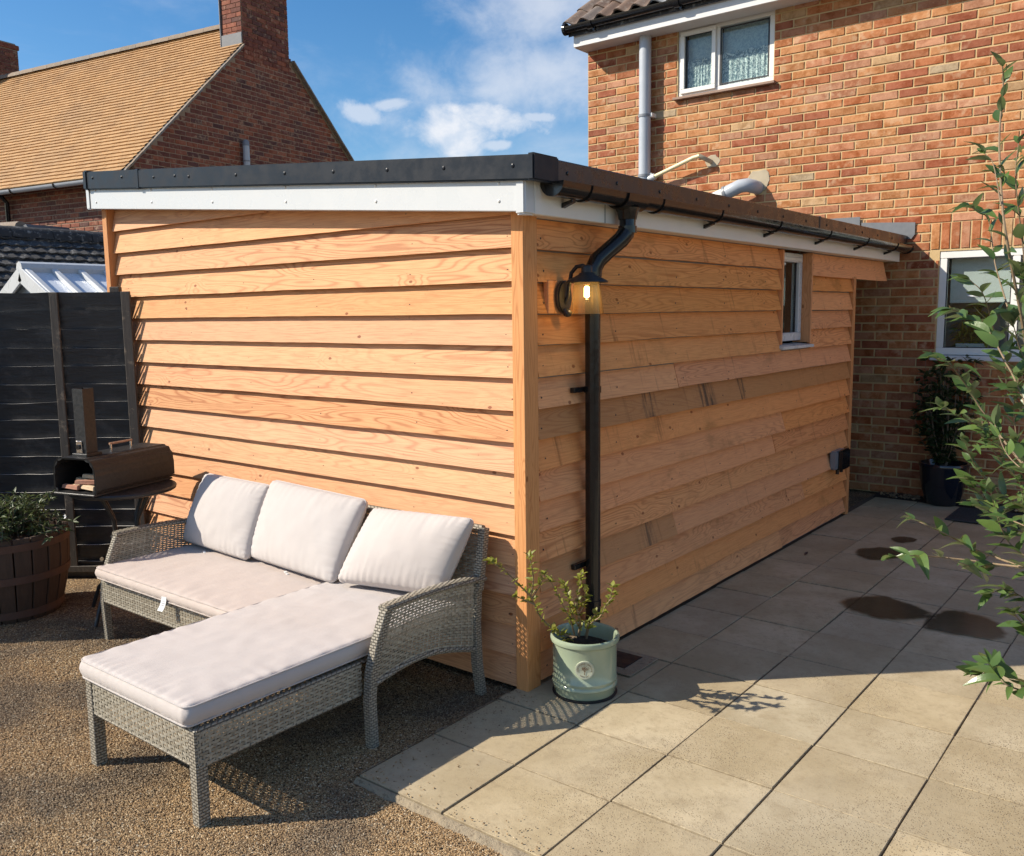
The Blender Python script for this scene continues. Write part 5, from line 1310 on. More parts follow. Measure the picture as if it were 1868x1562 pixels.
# green glazed pot with a sparse young shrub
PCX, PCY = 0.215, 0.125
pot = thing('plant_pot', 'sage green glazed pot with a cream tree medallion at the corner of the larch wall', 'pot', (PCX, PCY, 0))
prof = [(0.0, 0.012), (0.128, 0.012), (0.131, 0.018), (0.134, 0.045), (0.139, 0.050), (0.1385, 0.060), (0.135, 0.064), (0.1355, 0.070), (0.138, 0.074), (0.1375, 0.080), (0.1345, 0.084), (0.137, 0.225), (0.139, 0.232), (0.1465, 0.238), (0.1485, 0.250), (0.146, 0.258), (0.139, 0.261), (0.132, 0.256), (0.129, 0.244), (0.126, 0.21), (0.124, 0.185)]
MB().lathe(prof, (PCX, PCY, 0.0), 64).build('pot_body', M_glaze, pot, smooth=True)
MB().lathe([(0.0, 0.003), (0.136, 0.003), (0.139, 0.008), (0.1295, 0.0112), (0.0, 0.0112)], (PCX, PCY, 0), 48).build('saucer', M_gasket, pot, smooth=True)
sm = MB(); k = 28
for r in range(6):
    for a in range(k):
        rad = 0.1245*r/5; sm.v.append((PCX+rad*math.cos(math.tau*a/k), PCY+rad*math.sin(math.tau*a/k), 0.200+0.010*noise.noise(Vector((rad*30*math.cos(math.tau*a/k), rad*30*math.sin(math.tau*a/k), 3)))))
for r in range(5):
    for a in range(k): sm.f.append((r*k+a, (r+1)*k+a, (r+1)*k+(a+1) % k, r*k+(a+1) % k))
sm.build('soil', M_soil, pot)
# medallion: disc with a printed tree and ring of lettering
mdir = (Vector(CAM)-Vector((PCX, PCY, 0.14))); mdir.z = 0; mdir.normalize(); mrt = Vector((-mdir.y, mdir.x, 0))
mc = Vector((PCX, PCY, 0.150))+mdir*0.1355
def on_pot(x, z, d):                                              # wraps a flat drawing on to the curved pot
    a = x/0.1355; return Vector((PCX, PCY, 0.150+z))+(mdir*math.cos(a)+mrt*math.sin(a))*(0.1360+d)
MR = 0.0385; md = MB(); k = 40
md.v.append(tuple(on_pot(0, 0, .004)))
for rr_, dd in ((MR*0.82, .004), (MR*0.9, .0055), (MR, .005), (MR*1.03, -.001)):
    for a in range(k): md.v.append(tuple(on_pot(rr_*math.cos(math.tau*a/k), rr_*math.sin(math.tau*a/k), dd)))
md.f = [(0, 1+a, 1+(a+1) % k) for a in range(k)]
for r in range(3):
    for a in range(k): md.f.append((1+r*k+a, 1+(r+1)*k+a, 1+(r+1)*k+(a+1) % k, 1+r*k+(a+1) % k))
mdo = md.build('medallion', M_medal, pot, smooth=True)
tr_ = MB()
def strip(pts, w):
    o = len(tr_.v)
    for i, (x, z) in enumerate(pts):
        a = pts[max(i-1, 0)]; b = pts[min(i+1, len(pts)-1)]; t = Vector((b[0]-a[0], b[1]-a[1])).normalized(); n2 = Vector((-t.y, t.x))*w*(1-0.5*i/len(pts))
        tr_.v += [tuple(on_pot(x-n2.x, z-n2.y, .0050)), tuple(on_pot(x+n2.x, z+n2.y, .0050))]
    tr_.f.extend((o+2*i, o+2*i+1, o+2*i+3, o+2*i+2) for i in range(len(pts)-1))
strip([(-.001, -.020), (0, -.008), (.0005, .003), (0, .016)], .0014)
for sx in (-1, 1):
    strip([(0, -.006), (sx*.006, .001), (sx*.012, .004)], .0009); strip([(0, 0), (sx*.006, .008), (sx*.010, .012)], .0008); strip([(0, .005), (sx*.003, .012), (sx*.005, .017)], .0007)
rt_ = random.Random(9)
for _ in range(46):
    a, r = rt_.uniform(-0.25, math.pi+0.25), rt_.uniform(.006, .019); x, z, q = r*math.cos(a), .002+r*math.sin(a), rt_.uniform(.0010, .0018)
    tr_.add([on_pot(x-q, z, .0051), on_pot(x, z-q, .0051), on_pot(x+q, z, .0051), on_pot(x, z+q, .0051)], [(0, 1, 2, 3)])
tr_.build('tree_emblem', M_medalink, mdo)
def ring_text(txt, r, a0, a1, size, flip):
    n = len(txt)
    for i, chx in enumerate(txt):
        if chx == ' ': continue
        cu = bpy.data.curves.new('lettering', 'FONT'); cu.body = chx; cu.size = size; cu.align_x = 'CENTER'; cu.align_y = 'CENTER'; cu.extrude = 0.0002; cu.resolution_u = 2
        o = bpy.data.objects.new('lettering', cu); me = bpy.data.meshes.new_from_object(o); bpy.data.objects.remove(o)
        a = a0+(a1-a0)*i/(n-1); rot = a-math.pi/2 if not flip else a+math.pi/2
        c2, s2 = math.cos(rot), math.sin(rot)
        for v in me.vertices:
            x, z = v.co.x*c2-v.co.y*s2+r*math.cos(a), v.co.x*s2+v.co.y*c2+r*math.sin(a); v.co = on_pot(x, z, .0052+v.co.z)
        me.materials.append(M_medalink); LT.append(me)
LT = []
ring_text('HERITAGE GARDEN', 0.0275, math.radians(190), math.radians(-10), 0.0085, False)
ring_text('POTTERY', 0.0285, math.radians(235), math.radians(305), 0.0080, True)
bmx = bmesh.new()
for me in LT: bmx.from_mesh(me)
lm = bpy.data.meshes.new('lettering'); bmx.to_mesh(lm); bmx.free(); lm.materials.append(M_medalink); link('lettering', lm, mdo)

def PW3(u, v, off=0.0):                                           # survey: a point over the pot, on a plane facing the camera
    n = np.array([FW[0], FW[1], 0]); d = sight(u, v); t = ((np.array([PCX, PCY, 0])-CAM)@n + off)/(d@n); return Vector(CAM+d*t)
yshrub = thing('young_shrub', 'sparse young shrub with yellow green leaves growing in the sage green pot', 'shrub', (PCX, PCY, 0.2))
base = Vector((PCX+.0, PCY, 0.200))
tw = [([(1052, 1163), (1030, 1158), (1008, 1147), (985, 1124), (975, 1103), (966, 1085)], .03, .006), ([(975, 1103), (955, 1094), (940, 1087)], .03, .0035),
      ([(972, 1092), (950, 1070), (925, 1045), (905, 1030), (892, 1024)], .0, .004), ([(968, 1088), (973, 1060), (970, 1035), (966, 1016)], .02, .0038), ([(972, 1090), (985, 1068), (996, 1043)], -.02, .0035),
      ([(1048, 1158), (1040, 1130), (1022, 1095), (1005, 1062)], -.03, .0045), ([(1056, 1160), (1058, 1135), (1052, 1105), (1058, 1070), (1062, 1045)], .0, .006), ([(1054, 1140), (1040, 1110), (1036, 1085), (1028, 1066)], .05, .004),
      ([(1056, 1120), (1066, 1100), (1068, 1075)], .04, .004), ([(1070, 1165), (1076, 1140), (1095, 1125), (1105, 1105), (1112, 1095), (1118, 1072)], .03, .0045), ([(1110, 1098), (1122, 1086)], .03, .003), ([(1050, 1162), (1035, 1168), (1020, 1158), (1010, 1150)], -.08, .004), ([(1068, 1160), (1075, 1135), (1088, 1118)], -.05, .004)]
LM_P = leaf_set(M_leaf_pot, 1.0, [(0.5, .4, .2), (0.42, .5, .35), (0.58, .25, .1)])
specs = []; rl_ = random.Random(3)
for pts, off, r in tw:
    c = curve_pts([PW3(u, v, off*(i/len(pts))-0.24*max(0, min(1.2, (1155-v)/105))) for i, (u, v) in enumerate(pts)], 5)
    MB().tube(c, [max(.0013, r*(1-0.65*i/len(c))) for i in range(len(c))], 6).build('stem', M_twig, yshrub, smooth=True)
    for i in range(3, len(c), 2):
        p = c[i]; t = (c[i]-c[i-1]).normalized()
        dens = 7 if (1030 < proj(p)[0] < 1075 and proj(p)[1] < 1150) else 3
        if i >= len(c)-2: dens = 6
        elif rl_.random() < 0.30 and dens == 2: continue
        for _ in range(dens):
            d = (t*rl_.uniform(.2, .9)+Vector((rl_.uniform(-1, 1), rl_.uniform(-1, 1), rl_.uniform(-.2, .8)))).normalized()
            specs.append((leaf_frame(p, d, (rl_.uniform(-.6, .2), rl_.uniform(-.6, .2), 1), rl_.uniform(-.6, .6)), rl_.uniform(.018, .038), rl_.randrange(3)))
add_leaves(yshrub, specs, M_leaf_pot, LM_P)

# barrel planter at the left with a bushy herb
BX, BY = -3.00, -0.86
bar = thing('barrel_planter', 'old half barrel planter in the shade in front of the black fence', 'planter', (BX, BY, -0.02))
NS = 22; hb = 0.47
for k in range(NS):
    a0, a1 = math.tau*(k+0.04)/NS, math.tau*(k+0.96)/NS; m = MB(); rows = 6
    for i in range(rows+1):
        t = i/rows; r = 0.255+0.065*math.sin(t*math.pi*0.62)
        for rr2, a in ((r, a0), (r, a1), (r-.022, a1), (r-.022, a0)): m.v.append((BX+rr2*math.cos(a), BY+rr2*math.sin(a), -0.02+hb*t))
    for i in range(rows):
        for j in range(4): m.f.append((4*i+j, 4*i+(j+1) % 4, 4*i+4+(j+1) % 4, 4*i+4+j))
    m.f += [(3, 2, 1, 0), tuple(4*rows+j for j in range(4))]; m.build('stave', M_barrel, bar, .003)
for t in (0.10, 0.52, 0.90):
    r = 0.255+0.065*math.sin(t*math.pi*0.62)
    MB().lathe([(r-.004, -0.02), (r+.004, -0.02), (r+.0055, 0.02), (r-.004, 0.02)], (BX, BY, -.02+hb*t), 48).build('hoop', M_hoop, bar, smooth=True)
MB().lathe([(0.0, 0.0), (0.285, 0.0), (0.285, 0.01), (0.0, 0.02)], (BX, BY, 0.39), 32).build('soil', M_soil, bar, smooth=True)
herb = thing('herb_plant', 'dark bushy herb spilling over the barrel planter', 'plant', (BX, BY, 0.41))
LM_H = leaf_set(M_leaf_herb, 1.0, [(0.28, .4, .3), (0.22, .5, .5), (0.34, .3, .2)]); specs = []; stm = MB(); rh = random.Random(12)
for k in range(150):
    a = rh.uniform(0, math.tau); r = rh.uniform(0, .22); p = Vector((BX+r*math.cos(a), BY+r*math.sin(a), .40)); out_ = Vector((math.cos(a), math.sin(a), 0))*(0.2+r*4)
    h = rh.uniform(.12, .30); pts = [p]
    for i in range(1, 7):
        t = i/6; pts.append(p+Vector((0, 0, h*t-0.22*h*t*t*t*(3 if r > .15 else 1)))+out_*(0.16*t*t)+Vector((rh.uniform(-.012, .012), rh.uniform(-.012, .012), 0)))
    stm.tube(pts, [.003-.0003*i for i in range(7)], 4)
    for i in range(1, 7):
        for _ in range(4):
            d = ((pts[i]-pts[i-1]).normalized()*.7+Vector((rh.uniform(-1, 1), rh.uniform(-1, 1), rh.uniform(-.2, .9)))).normalized()
            specs.append((leaf_frame(pts[i], d, (0, 0, 1), rh.uniform(-.7, .7)), rh.uniform(.026, .052), rh.randrange(3)))
stm.build('stems', M_twig_grey, herb, smooth=True)
add_leaves(herb, specs, M_leaf_herb, LM_H, 150)
fw_ = MB()
for k in range(5):
    a = math.tau*k/5; p = Vector(atD(4.9, 118, 942)); fw_.add([p, p+Vector((.010*math.cos(a), .004, .010*math.sin(a))), p+Vector((.016*math.cos(a+.5), -.003, .016*math.sin(a+.5))), p+Vector((.010*math.cos(a+1.1), .004, .010*math.sin(a+1.1)))], [(0, 1, 2, 3)])
fw_.build('blossom', M_tag, herb)

# navy pot with a dark shrub against the house
QX, QY = 0.545, 4.955
bp = thing('plant_pot', 'large navy glazed pot in the shade against the brick wall', 'pot', (QX, QY, 0))
MB().lathe([(0.0, 0.0), (0.115, 0.0), (0.125, 0.01), (0.160, 0.12), (0.178, 0.22), (0.184, 0.30), (0.190, 0.315), (0.192, 0.335), (0.186, 0.345), (0.174, 0.345), (0.168, 0.32), (0.155, 0.28)], (QX, QY, 0.002), 48).build('pot_body', M_blueglaze, bp, smooth=True)
MB().lathe([(0.0, 0.0), (0.162, 0.0), (0.158, 0.01), (0.0, 0.02)], (QX, QY, 0.29), 32).build('soil', M_soil, bp, smooth=True)
ds = thing('dark_shrub', 'dark leafy shrub growing in the navy pot under the kitchen window', 'shrub', (QX, QY, 0.30))
LM_D = leaf_set(M_leaf_dark, 1.0, [(0.5, .35, .25), (0.42, .4, .35), (0.6, .3, .15)]); specs = []; stm = MB()
for k in range(70):
    a = rh.uniform(0, math.tau); h = rh.uniform(.35, .90); sp = rh.uniform(.05, .24); pts = []
    for i in range(8):
        t = i/7; q = Vector((QX, QY, .30))+Vector((math.cos(a)*sp*math.sin(t*1.6), min(.13, math.sin(a)*sp*math.sin(t*1.6)), h*t)); pts.append(q+Vector((rh.uniform(-.012, .012), rh.uniform(-.012, .012), 0)))
    stm.tube(pts, [.005-.0005*i for i in range(8)], 5)
    for i in range(1, 8):
        for _ in range(6):
            d = (Vector((math.cos(a), min(.3, math.sin(a)), .3))*.5+Vector((rh.uniform(-1, 1), rh.uniform(-1, .6), rh.uniform(-.4, .8)))).normalized()
            specs.append((leaf_frame(pts[i], d, (0, 0, 1), rh.uniform(-.6, .6)), rh.uniform(.035, .065), rh.randrange(3)))
stm.build('stems', M_twig_grey, ds, smooth=True)
add_leaves(ds, specs, M_leaf_dark, LM_D, 200)
# trough of green plants inside the kitchen window
tg = thing('window_trough', 'small pale trough on the inner sill of the kitchen window', 'planter', (0.62, HY+0.17, 1.235))
MB().hexa([(0.53, HY+.13, 1.236), (0.74, HY+.13, 1.236), (0.74, HY+.23, 1.236), (0.53, HY+.23, 1.236)], [(0.515, HY+.12, 1.31), (0.755, HY+.12, 1.31), (0.755, HY+.24, 1.31), (0.515, HY+.24, 1.31)]).build('trough_body', M_white, tg, .004)
ip = thing('indoor_plant', 'bushy green plant in the pale trough behind the kitchen window', 'plant', (0.63, HY+.18, 1.31)); specs = []
LM_I = leaf_set(M_leaf_pot, 1.0, [(0.30, .3, .5), (0.22, .4, .7)])
for k in range(240):
    p = Vector((rh.uniform(.52, .75), HY+.18+rh.uniform(-.04, .04), 1.30+abs(rh.gauss(0, .13)))); p.z = min(p.z, 1.62)
    d = Vector((rh.uniform(-1, 1), rh.uniform(-.7, .5), rh.uniform(-.2, 1.2))).normalized(); specs.append((leaf_frame(p, d, (0, 0, 1), rh.uniform(-.7, .7)), rh.uniform(.05, .10), rh.randrange(2)))
add_leaves(ip, specs, M_leaf_pot, LM_I, 100)

# the big evergreen shrub that leans into the picture at the right
SHX, SHY = 2.08, -0.35
big = thing('evergreen_shrub', 'tall glossy evergreen shrub leaning in from the right over the paving', 'shrub', (SHX, SHY, 0))
LM_B = leaf_set(M_leaf, 1.0, [(0.42, .35, .18), (0.48, .25, .10), (0.38, .5, .30), (0.45, .15, .38), (0.40, .7, .75), (0.50, .1, -.25), (0.36, .3, .55)])
rb = random.Random(21); specs = []
BR = [([(2010, 1150), (1925, 900), (1893, 770), (1867, 600), (1838, 446), (1828, 369), (1823, 254), (1830, 158), (1829, 122)], 1.98, .0075, .34),
      ([(1893, 770), (1880, 620), (1868, 470), (1853, 330), (1858, 262)], 2.05, .0045, .5), ([(1838, 560), (1815, 480), (1803, 402), (1773, 378)], 1.97, .003, .5), ([(1826, 375), (1812, 300), (1797, 281)], 1.97, .0026, .35),
      ([(1895, 800), (1850, 690), (1825, 645), (1807, 580), (1792, 534), (1769, 511)], 1.92, .0035, .55), ([(1832, 655), (1800, 600), (1765, 575), (1737, 565)], 1.92, .0028, .5),
      ([(1960, 950), (1868, 850), (1800, 762), (1759, 698), (1728, 660), (1708, 655)], 1.90, .0045, .75), ([(1960, 950), (1880, 830), (1808, 788), (1764, 766), (1719, 743)], 1.95, .004, .8),
      ([(1990, 1120), (1900, 1052), (1817, 1017), (1773, 999), (1728, 976), (1690, 958), (1668, 948)], 1.86, .0045, .30), ([(1990, 1130), (1900, 1048), (1808, 1028), (1719, 1017), (1665, 1014), (1634, 1016)], 1.82, .0045, .36),
      ([(1728, 1017), (1760, 1030), (1790, 1042)], 1.83, .002, .5), ([(1980, 1300), (1900, 1262), (1840, 1232), (1790, 1224)], 1.80, .004, .9), ([(1868, 1262), (1830, 1245), (1805, 1210)], 1.80, .003, 1.0),
      ([(1960, 980), (1900, 900), (1840, 858), (1800, 800), (1790, 760)], 2.05, .004, .85), ([(1950, 1000), (1890, 940), (1830, 905), (1780, 850), (1762, 810)], 1.95, .004, .85),
      ([(1970, 1040), (1900, 985), (1840, 960), (1800, 915), (1770, 880)], 2.0, .004, .8), ([(1970, 1010), (1910, 930), (1868, 850), (1850, 760), (1858, 690)], 1.88, .004, .8),
      ([(1980, 1080), (1910, 1040), (1850, 1000), (1825, 960), (1808, 900)], 1.9, .004, .8), ([(1950, 900), (1900, 820), (1860, 740), (1835, 690), (1842, 640)], 2.06, .0038, .7),
      ([(1990, 1180), (1920, 1120), (1870, 1092), (1835, 1075), (1808, 1082)], 1.9, .0035, .7), ([(1980, 1060), (1920, 1000), (1875, 930), (1860, 880)], 2.1, .004, .85), ([(1985, 1230), (1920, 1180), (1880, 1155), (1850, 1120)], 1.95, .0035, .7),
      ([(1945, 1000), (1870, 960), (1820, 940), (1786, 925)], 1.84, .003, .8), ([(1960, 960), (1890, 880), (1838, 830), (1815, 775)], 1.8, .003, .75), ([(1905, 640), (1880, 560), (1862, 500)], 2.1, .0032, .8), ([(1930, 760), (1890, 690), (1862, 640), (1848, 590)], 1.95, .003, .6)]
for k in range(14):                                                # the rest of the crown, beyond the edge of the frame
    u0_, v0_ = rb.uniform(1990, 2060), rb.uniform(900, 1150); du, dv = rb.uniform(60, 420), rb.uniform(-520, 60)
    BR.append(([(u0_, v0_), (u0_+du*.35, v0_+dv*.45), (u0_+du*.7, v0_+dv*.8), (u0_+du, v0_+dv)], rb.uniform(1.75, 2.15), .004, .6))
for pts, dep, r, dens in BR:
    n = len(pts); c = curve_pts([atD(dep+0.10*math.sin(1.3*i+dep*9)*(1-i/n), *p) for i, p in enumerate(pts)], 6)
    MB().tube(c, [max(.0010, r*0.62*(1-.72*i/len(c))) for i in range(len(c))], 7).build('branch', M_twig, big, smooth=True)
    arc = 0; side = 1
    for i in range(2, len(c)):
        arc += (c[i]-c[i-1]).length
        step = 0.0105/max(dens, .2)
        while arc > step:
            arc -= step; p = c[i].lerp(c[i-1], rb.random()); t = (c[i]-c[i-1]).normalized(); side = -side
            lat = t.cross(Vector((rb.uniform(-.4, .4), rb.uniform(-.4, .4), 1))).normalized()*side
            d = (t*rb.uniform(.5, 1.0)+lat*rb.uniform(.45, 1.0)+Vector((rb.uniform(-.3, .3), rb.uniform(-.3, .3), rb.uniform(-.2, .45)))).normalized()
            specs.append((leaf_frame(p, d, (rb.uniform(-.5, .3), rb.uniform(-.6, .2), 1), rb.uniform(-.5, .5)), rb.uniform(.030, .064), rb.randrange(7)))
    for _ in range(3):
        t = (c[-1]-c[-3]).normalized(); d = (t+Vector((rb.uniform(-.5, .5), rb.uniform(-.5, .5), rb.uniform(-.3, .5)))).normalized()
        specs.append((leaf_frame(c[-1], d, (0, 0, 1), rb.uniform(-.5, .5)), rb.uniform(.028, .05), rb.randrange(7)))
hub = atD(1.95, 2010, 1150)
MB().tube(curve_pts([(SHX, SHY, 0), Vector((SHX, SHY, 0)).lerp(hub, .5)+Vector((.03, 0, 0)), hub], 5), [.022-.001*i for i in range(11)], 9).build('trunk', M_twig_grey, big, smooth=True)
for pts, dep, r, dens in BR:
    a = atD(dep+0.0, *pts[0])
    if pts[0][0] > 1930: MB().tube(curve_pts([Vector((SHX, SHY, 0)).lerp(hub, .75), (hub+a)/2+Vector((0, 0, -.02)), a], 4), r*1.1, 6).build('branch', M_twig, big, smooth=True)
add_leaves(big, specs, M_leaf, LM_B, 300)

bd = MB(); nb_ = 22
for rr2, zz in ((0.0, .035), (.10, .03), (.165, .012), (.18, .002)):
    for k in range(nb_): bd.v.append((SHX+rr2*math.cos(math.tau*k/nb_)*(1+.1*math.sin(k*1.7)), SHY+rr2*math.sin(math.tau*k/nb_), zz))
for r in range(3):
    for k in range(nb_): bd.f.append((r*nb_+k, (r+1)*nb_+k, (r+1)*nb_+(k+1) % nb_, r*nb_+(k+1) % nb_))
struct(bd.build('soil_bed', M_soil, None, smooth=True))

# ------------------------------------------------------------------ neighbouring house with the buff tiled roof
TH = math.radians(9.2); ud = Vector((-math.cos(TH), -math.sin(TH), 0)); vd = Vector((-math.sin(TH), math.cos(TH), 0))
NC = Vector(CAM+sight(243, 288)*(13.25/FPX)); NC.z = 0
nb = thing('neighbour_house', 'dark red brick house with a buff tiled roof and chimneys', 'house', tuple(NC))
def NP(u, v, z): return NC+ud*u+vd*v+Vector((0, 0, z))
E0, SL, VR = 3.96, 0.948, 2.88; ZR = E0+SL*VR; NU = 11.5
nwall = MB()
nwall.add([NP(0, 0, 0), NP(0, 2*VR, 0), NP(0, 2*VR, E0), NP(0, VR, ZR), NP(0, 0, E0)], [(0, 1, 2, 3, 4)])
nwall.add([NP(0, 0, 0), NP(NU, 0, 0), NP(NU, 0, E0), NP(0, 0, E0)], [(3, 2, 1, 0)])
nwall.add([NP(0, 2*VR, 0), NP(NU, 2*VR, 0), NP(NU, 2*VR, E0), NP(0, 2*VR, E0)], [(0, 1, 2, 3)])
nwall.add([NP(NU, 0, 0), NP(NU, 2*VR, 0), NP(NU, 2*VR, E0), NP(NU, VR, ZR), NP(NU, 0, E0)], [(4, 3, 2, 1, 0)])
nw = nwall.build('wall', M_mortar2, nb)
gr = math.atan2(vd.y, vd.x)                                        # gable: u runs along vd, outward is -ud
CV0, CV1 = 2.33, 3.43
lay_bricks((NC.x, NC.y), gr, 0.0, 2*VR, 2.4, ZR-0.2, 0.225, 0.0755, M_brick2, nw, lambda u, z: (z < E0+SL*min(u, 2*VR-u)-0.07) or False, [], 300, 0.0, joint=0.013, visible=lambda x, y: y < 320-0.05*(x-160))
fr_ = math.atan2(-ud.y, -ud.x)
lay_bricks((NC.x, NC.y), fr_, -4.6, 0.0, 2.2, E0-.12, 0.225, 0.0755, M_brick2, nw, lambda u, z: True, [], 120, 0.0, joint=0.013, visible=lambda x, y: x < 215 and y < 420)
# chimney stacks
def stack(u0, u1, v0, v1, z0, z1, lab=None, pot_=False):
    m = MB(); m.obox(NP((u0+u1)/2, (v0+v1)/2, (z0+z1)/2), ud*(u1-u0)/2, vd*(v1-v0)/2, (0, 0, (z1-z0)/2)); o = m.build('chimney', M_mortar2, nb)
    B = MB(); rows = int((z1-z0)/0.0755); key = 0
    for r in range(rows):
        z = z0+.0755*(r+.5)
        for face, (s0, s1) in (('g', (v0, v1)), ('f', (u0, u1)), ('h', (u0, u1))):
            a = s0-(0.1125 if r % 2 else 0)
            while a < s1-0.02:
                b = min(a+.225, s1); aa = max(a, s0)
                if b-aa > .04:
                    c = (aa+b)/2; w = (b-aa)/2-.0055; key += 1
                    j = random.uniform(0, .004)
                    if face == 'g': B.obox(NP(u0-.004-j, c, z), ud*.007, vd*w, (0, 0, .032))
                    elif face == 'f': B.obox(NP(c, v0-.004-j, z), ud*w, vd*.007, (0, 0, .032))
                    else: B.obox(NP(u1+.004+j, c if False else v0+.1, z), ud*.007, vd*.1, (0, 0, .032)) if a == s0 else None
                a += .225
    stuff(B.build('brickwork', M_brick2, o)); return o
c1 = stack(-0.002, 0.45, CV0, CV1, E0+SL*CV0-0.25, 8.1)
lf = MB(); zb = E0+SL*(CV0)+0.04
lf.obox(NP(.225, CV0-.022, zb+.03), ud*.235, vd*.010, (0, 0, .10)).obox(NP(.470, CV0+.30, zb+.33), ud*.010, vd*.34, (0, 0, .40))
lf.build('lead_apron', M_lead, c1, .004)
U2 = 7.8
c2 = stack(U2, U2+.75, VR-.55, VR+.55, ZR-0.55, ZR+0.78)
MB().obox(NP(U2+.375, VR, ZR+.80), ud*.40, vd*.58, (0, 0, .05)).build('oversail', M_brick2, c2, .01)
MB().obox(NP(U2+.375, VR, ZR+.86), ud*.36, vd*.54, (0, 0, .03)).build('flaunching', M_mortar2, c2, .02)
MB().lathe([(.13, 0), (.14, .02), (.12, .05), (.125, .16), (.14, .17), (.11, .18)], tuple(NP(U2+.375, VR-.2, ZR+.88)), 20).build('chimney_pot', M_brick2, c2, smooth=True)
MB().obox(NP(U2-.008, VR-.2, ZR-.2), ud*.008, vd*.5, (0, 0, .14)).build('lead_apron', M_lead, c2)
# tiled roof: each tile its own little slab, laid in broken bond
rdeck = MB(); OVH = 0.30
def RP(u, s, lift=0.0):                                            # s metres up the front slope from the eave
    L = math.hypot(1, SL); return NP(u, -OVH+s/L, E0-SL*OVH+s*SL/L)+(vd*(-SL)+Vector((0, 0, 1))).normalized()*lift
SLEN = (VR+OVH)*math.hypot(1, SL)
rdeck.add([RP(-.02, 0, -.02), RP(NU, 0, -.02), RP(NU, SLEN, -.02), RP(-.02, SLEN, -.02)], [(3, 2, 1, 0)])
def RB(u, s): v = VR+(VR+OVH)*(1-s); return NP(u, v, ZR-SL*(v-VR)-.02)
rdeck.add([NP(.47, VR, ZR), NP(NU, VR, ZR), NP(NU, 2*VR+OVH, E0-SL*OVH), NP(-.02, 2*VR+OVH, E0-SL*OVH)], [(3, 2, 1, 0)])
zc_ = E0+SL*(2*VR-CV1-.05)
rdeck.add([NP(-.03, CV1+.05, zc_-.03), NP(-.03, 2*VR+OVH, E0-SL*OVH-.03), NP(-.03, 2*VR+OVH, E0-SL*OVH+.03), NP(-.03, CV1+.05, zc_+.03)], [(0, 1, 2, 3), (3, 2, 1, 0)])
rf = rdeck.build('roof', M_tile, nb)
tiles = MB(); row = 0; s = 0.0; nrm = (vd*(-SL)+Vector((0, 0, 1))).normalized(); sl = (vd+Vector((0, 0, SL))).normalized()
rtile = random.Random(2)
while s < SLEN-.05:
    u = -0.03-(0.083 if row % 2 else 0)
    while u < 8.6:
        a, b = max(u, -.03)+.0015, u+.165-.0015; s0 = s+rtile.uniform(-.002, .002); l0 = .030+rtile.uniform(-.002, .002)
        vmid = -OVH+(s/math.hypot(1, SL))
        if not (b < 0.47 and CV0-.02 < vmid) and b > a+.02:
            p = [RP(a, s0, l0), RP(b, s0, l0), RP(b, s0+.115, .008), RP(a, s0+.115, .008), RP(a, s0, l0-.022), RP(b, s0, l0-.022)]
            tiles.add(p, [(3, 2, 1, 0), (0, 1, 5, 4)])
        u += .165
    s += .100; row += 1
stuff(tiles.build('roof_tiles', M_tile, rf))
for k in range(19):
    u = .47+.45*k
    if U2-.1 < u < U2+.8: continue
    m = MB(); n = 7
    for uu in (u+.004, u+.446):
        for i in range(n+1):
            a = math.pi*i/n; m.v.append(tuple(NP(uu, VR-.13*math.cos(a), ZR-.035+.115*math.sin(a)+(.004 if uu > u+.2 else 0))))
    m.f = [(i, i+1, n+2+i, n+1+i) for i in range(n)]+[tuple(range(n+1))[::-1], tuple(range(n+1, 2*n+2))]; m.build('ridge_tile', M_ridge, rf, smooth=True)
vg = MB()
for sgn in (0, 1):
    s = 0.0
    while s < SLEN-.02:
        L = math.hypot(1, SL); v = -OVH+s/L; z = E0-SL*OVH+s*SL/L
        if sgn: v = 2*VR-v
        if not (CV0-.03 < v < CV1+.03):
            d = Vector(vd*(1 if not sgn else -1)+Vector((0, 0, SL))).normalized(); nn = Vector((0, 0, 1))
            vg.obox(NP(-.045, v, z-.012+rtile.uniform(-.004, .004)), ud*.045, d*.056, nn*.020)
        s += .10
vgo = stuff(vg.build('verge_tiles', M_ridge, rf))
vb = MB()
for v0, v1 in ((-.02, CV0), (CV1+.02, 2*VR+.02)):
    zz = lambda v: E0+SL*min(v, 2*VR-v)
    vb.add([NP(-.012, v0, zz(v0)-.075), NP(-.012, v1, zz(v1)-.075), NP(-.012, v1, zz(v1)-.02), NP(-.012, v0, zz(v0)-.02)], [(0, 1, 2, 3), (3, 2, 1, 0)])
vb.build('verge_mortar', M_patch, nb)
ng = half_gutter(NP(-.01, -OVH-.03, E0-SL*OVH-.02), NP(NU, -OVH-.03, E0-SL*OVH-.02), .058, 10, .004, -vd).build('gutter', M_grey, nb, smooth=True)
for u in (.35, 1.35, 2.45, 3.5): half_gutter(NP(u, -OVH-.03, E0-SL*OVH-.022), NP(u+.035, -OVH-.03, E0-SL*OVH-.022), .066, 10, .005, -vd).build('gutter_bracket', M_black, ng, smooth=True)
sf = MB(); sf.add([NP(-.0, -OVH, E0-SL*OVH-.05), NP(NU, -OVH, E0-SL*OVH-.05), NP(NU, 0.0, E0-.02), NP(0, 0.0, E0-.02)], [(0, 1, 2, 3), (3, 2, 1, 0)])
sf.add([NP(0.0, -OVH, E0-SL*OVH-.06), NP(NU, -OVH, E0-SL*OVH-.06), NP(NU, -OVH, E0-SL*OVH+.0), NP(0, -OVH, E0-SL*OVH)], [(0, 1, 2, 3), (3, 2, 1, 0)])
sf.build('soffit', M_batten, nb)
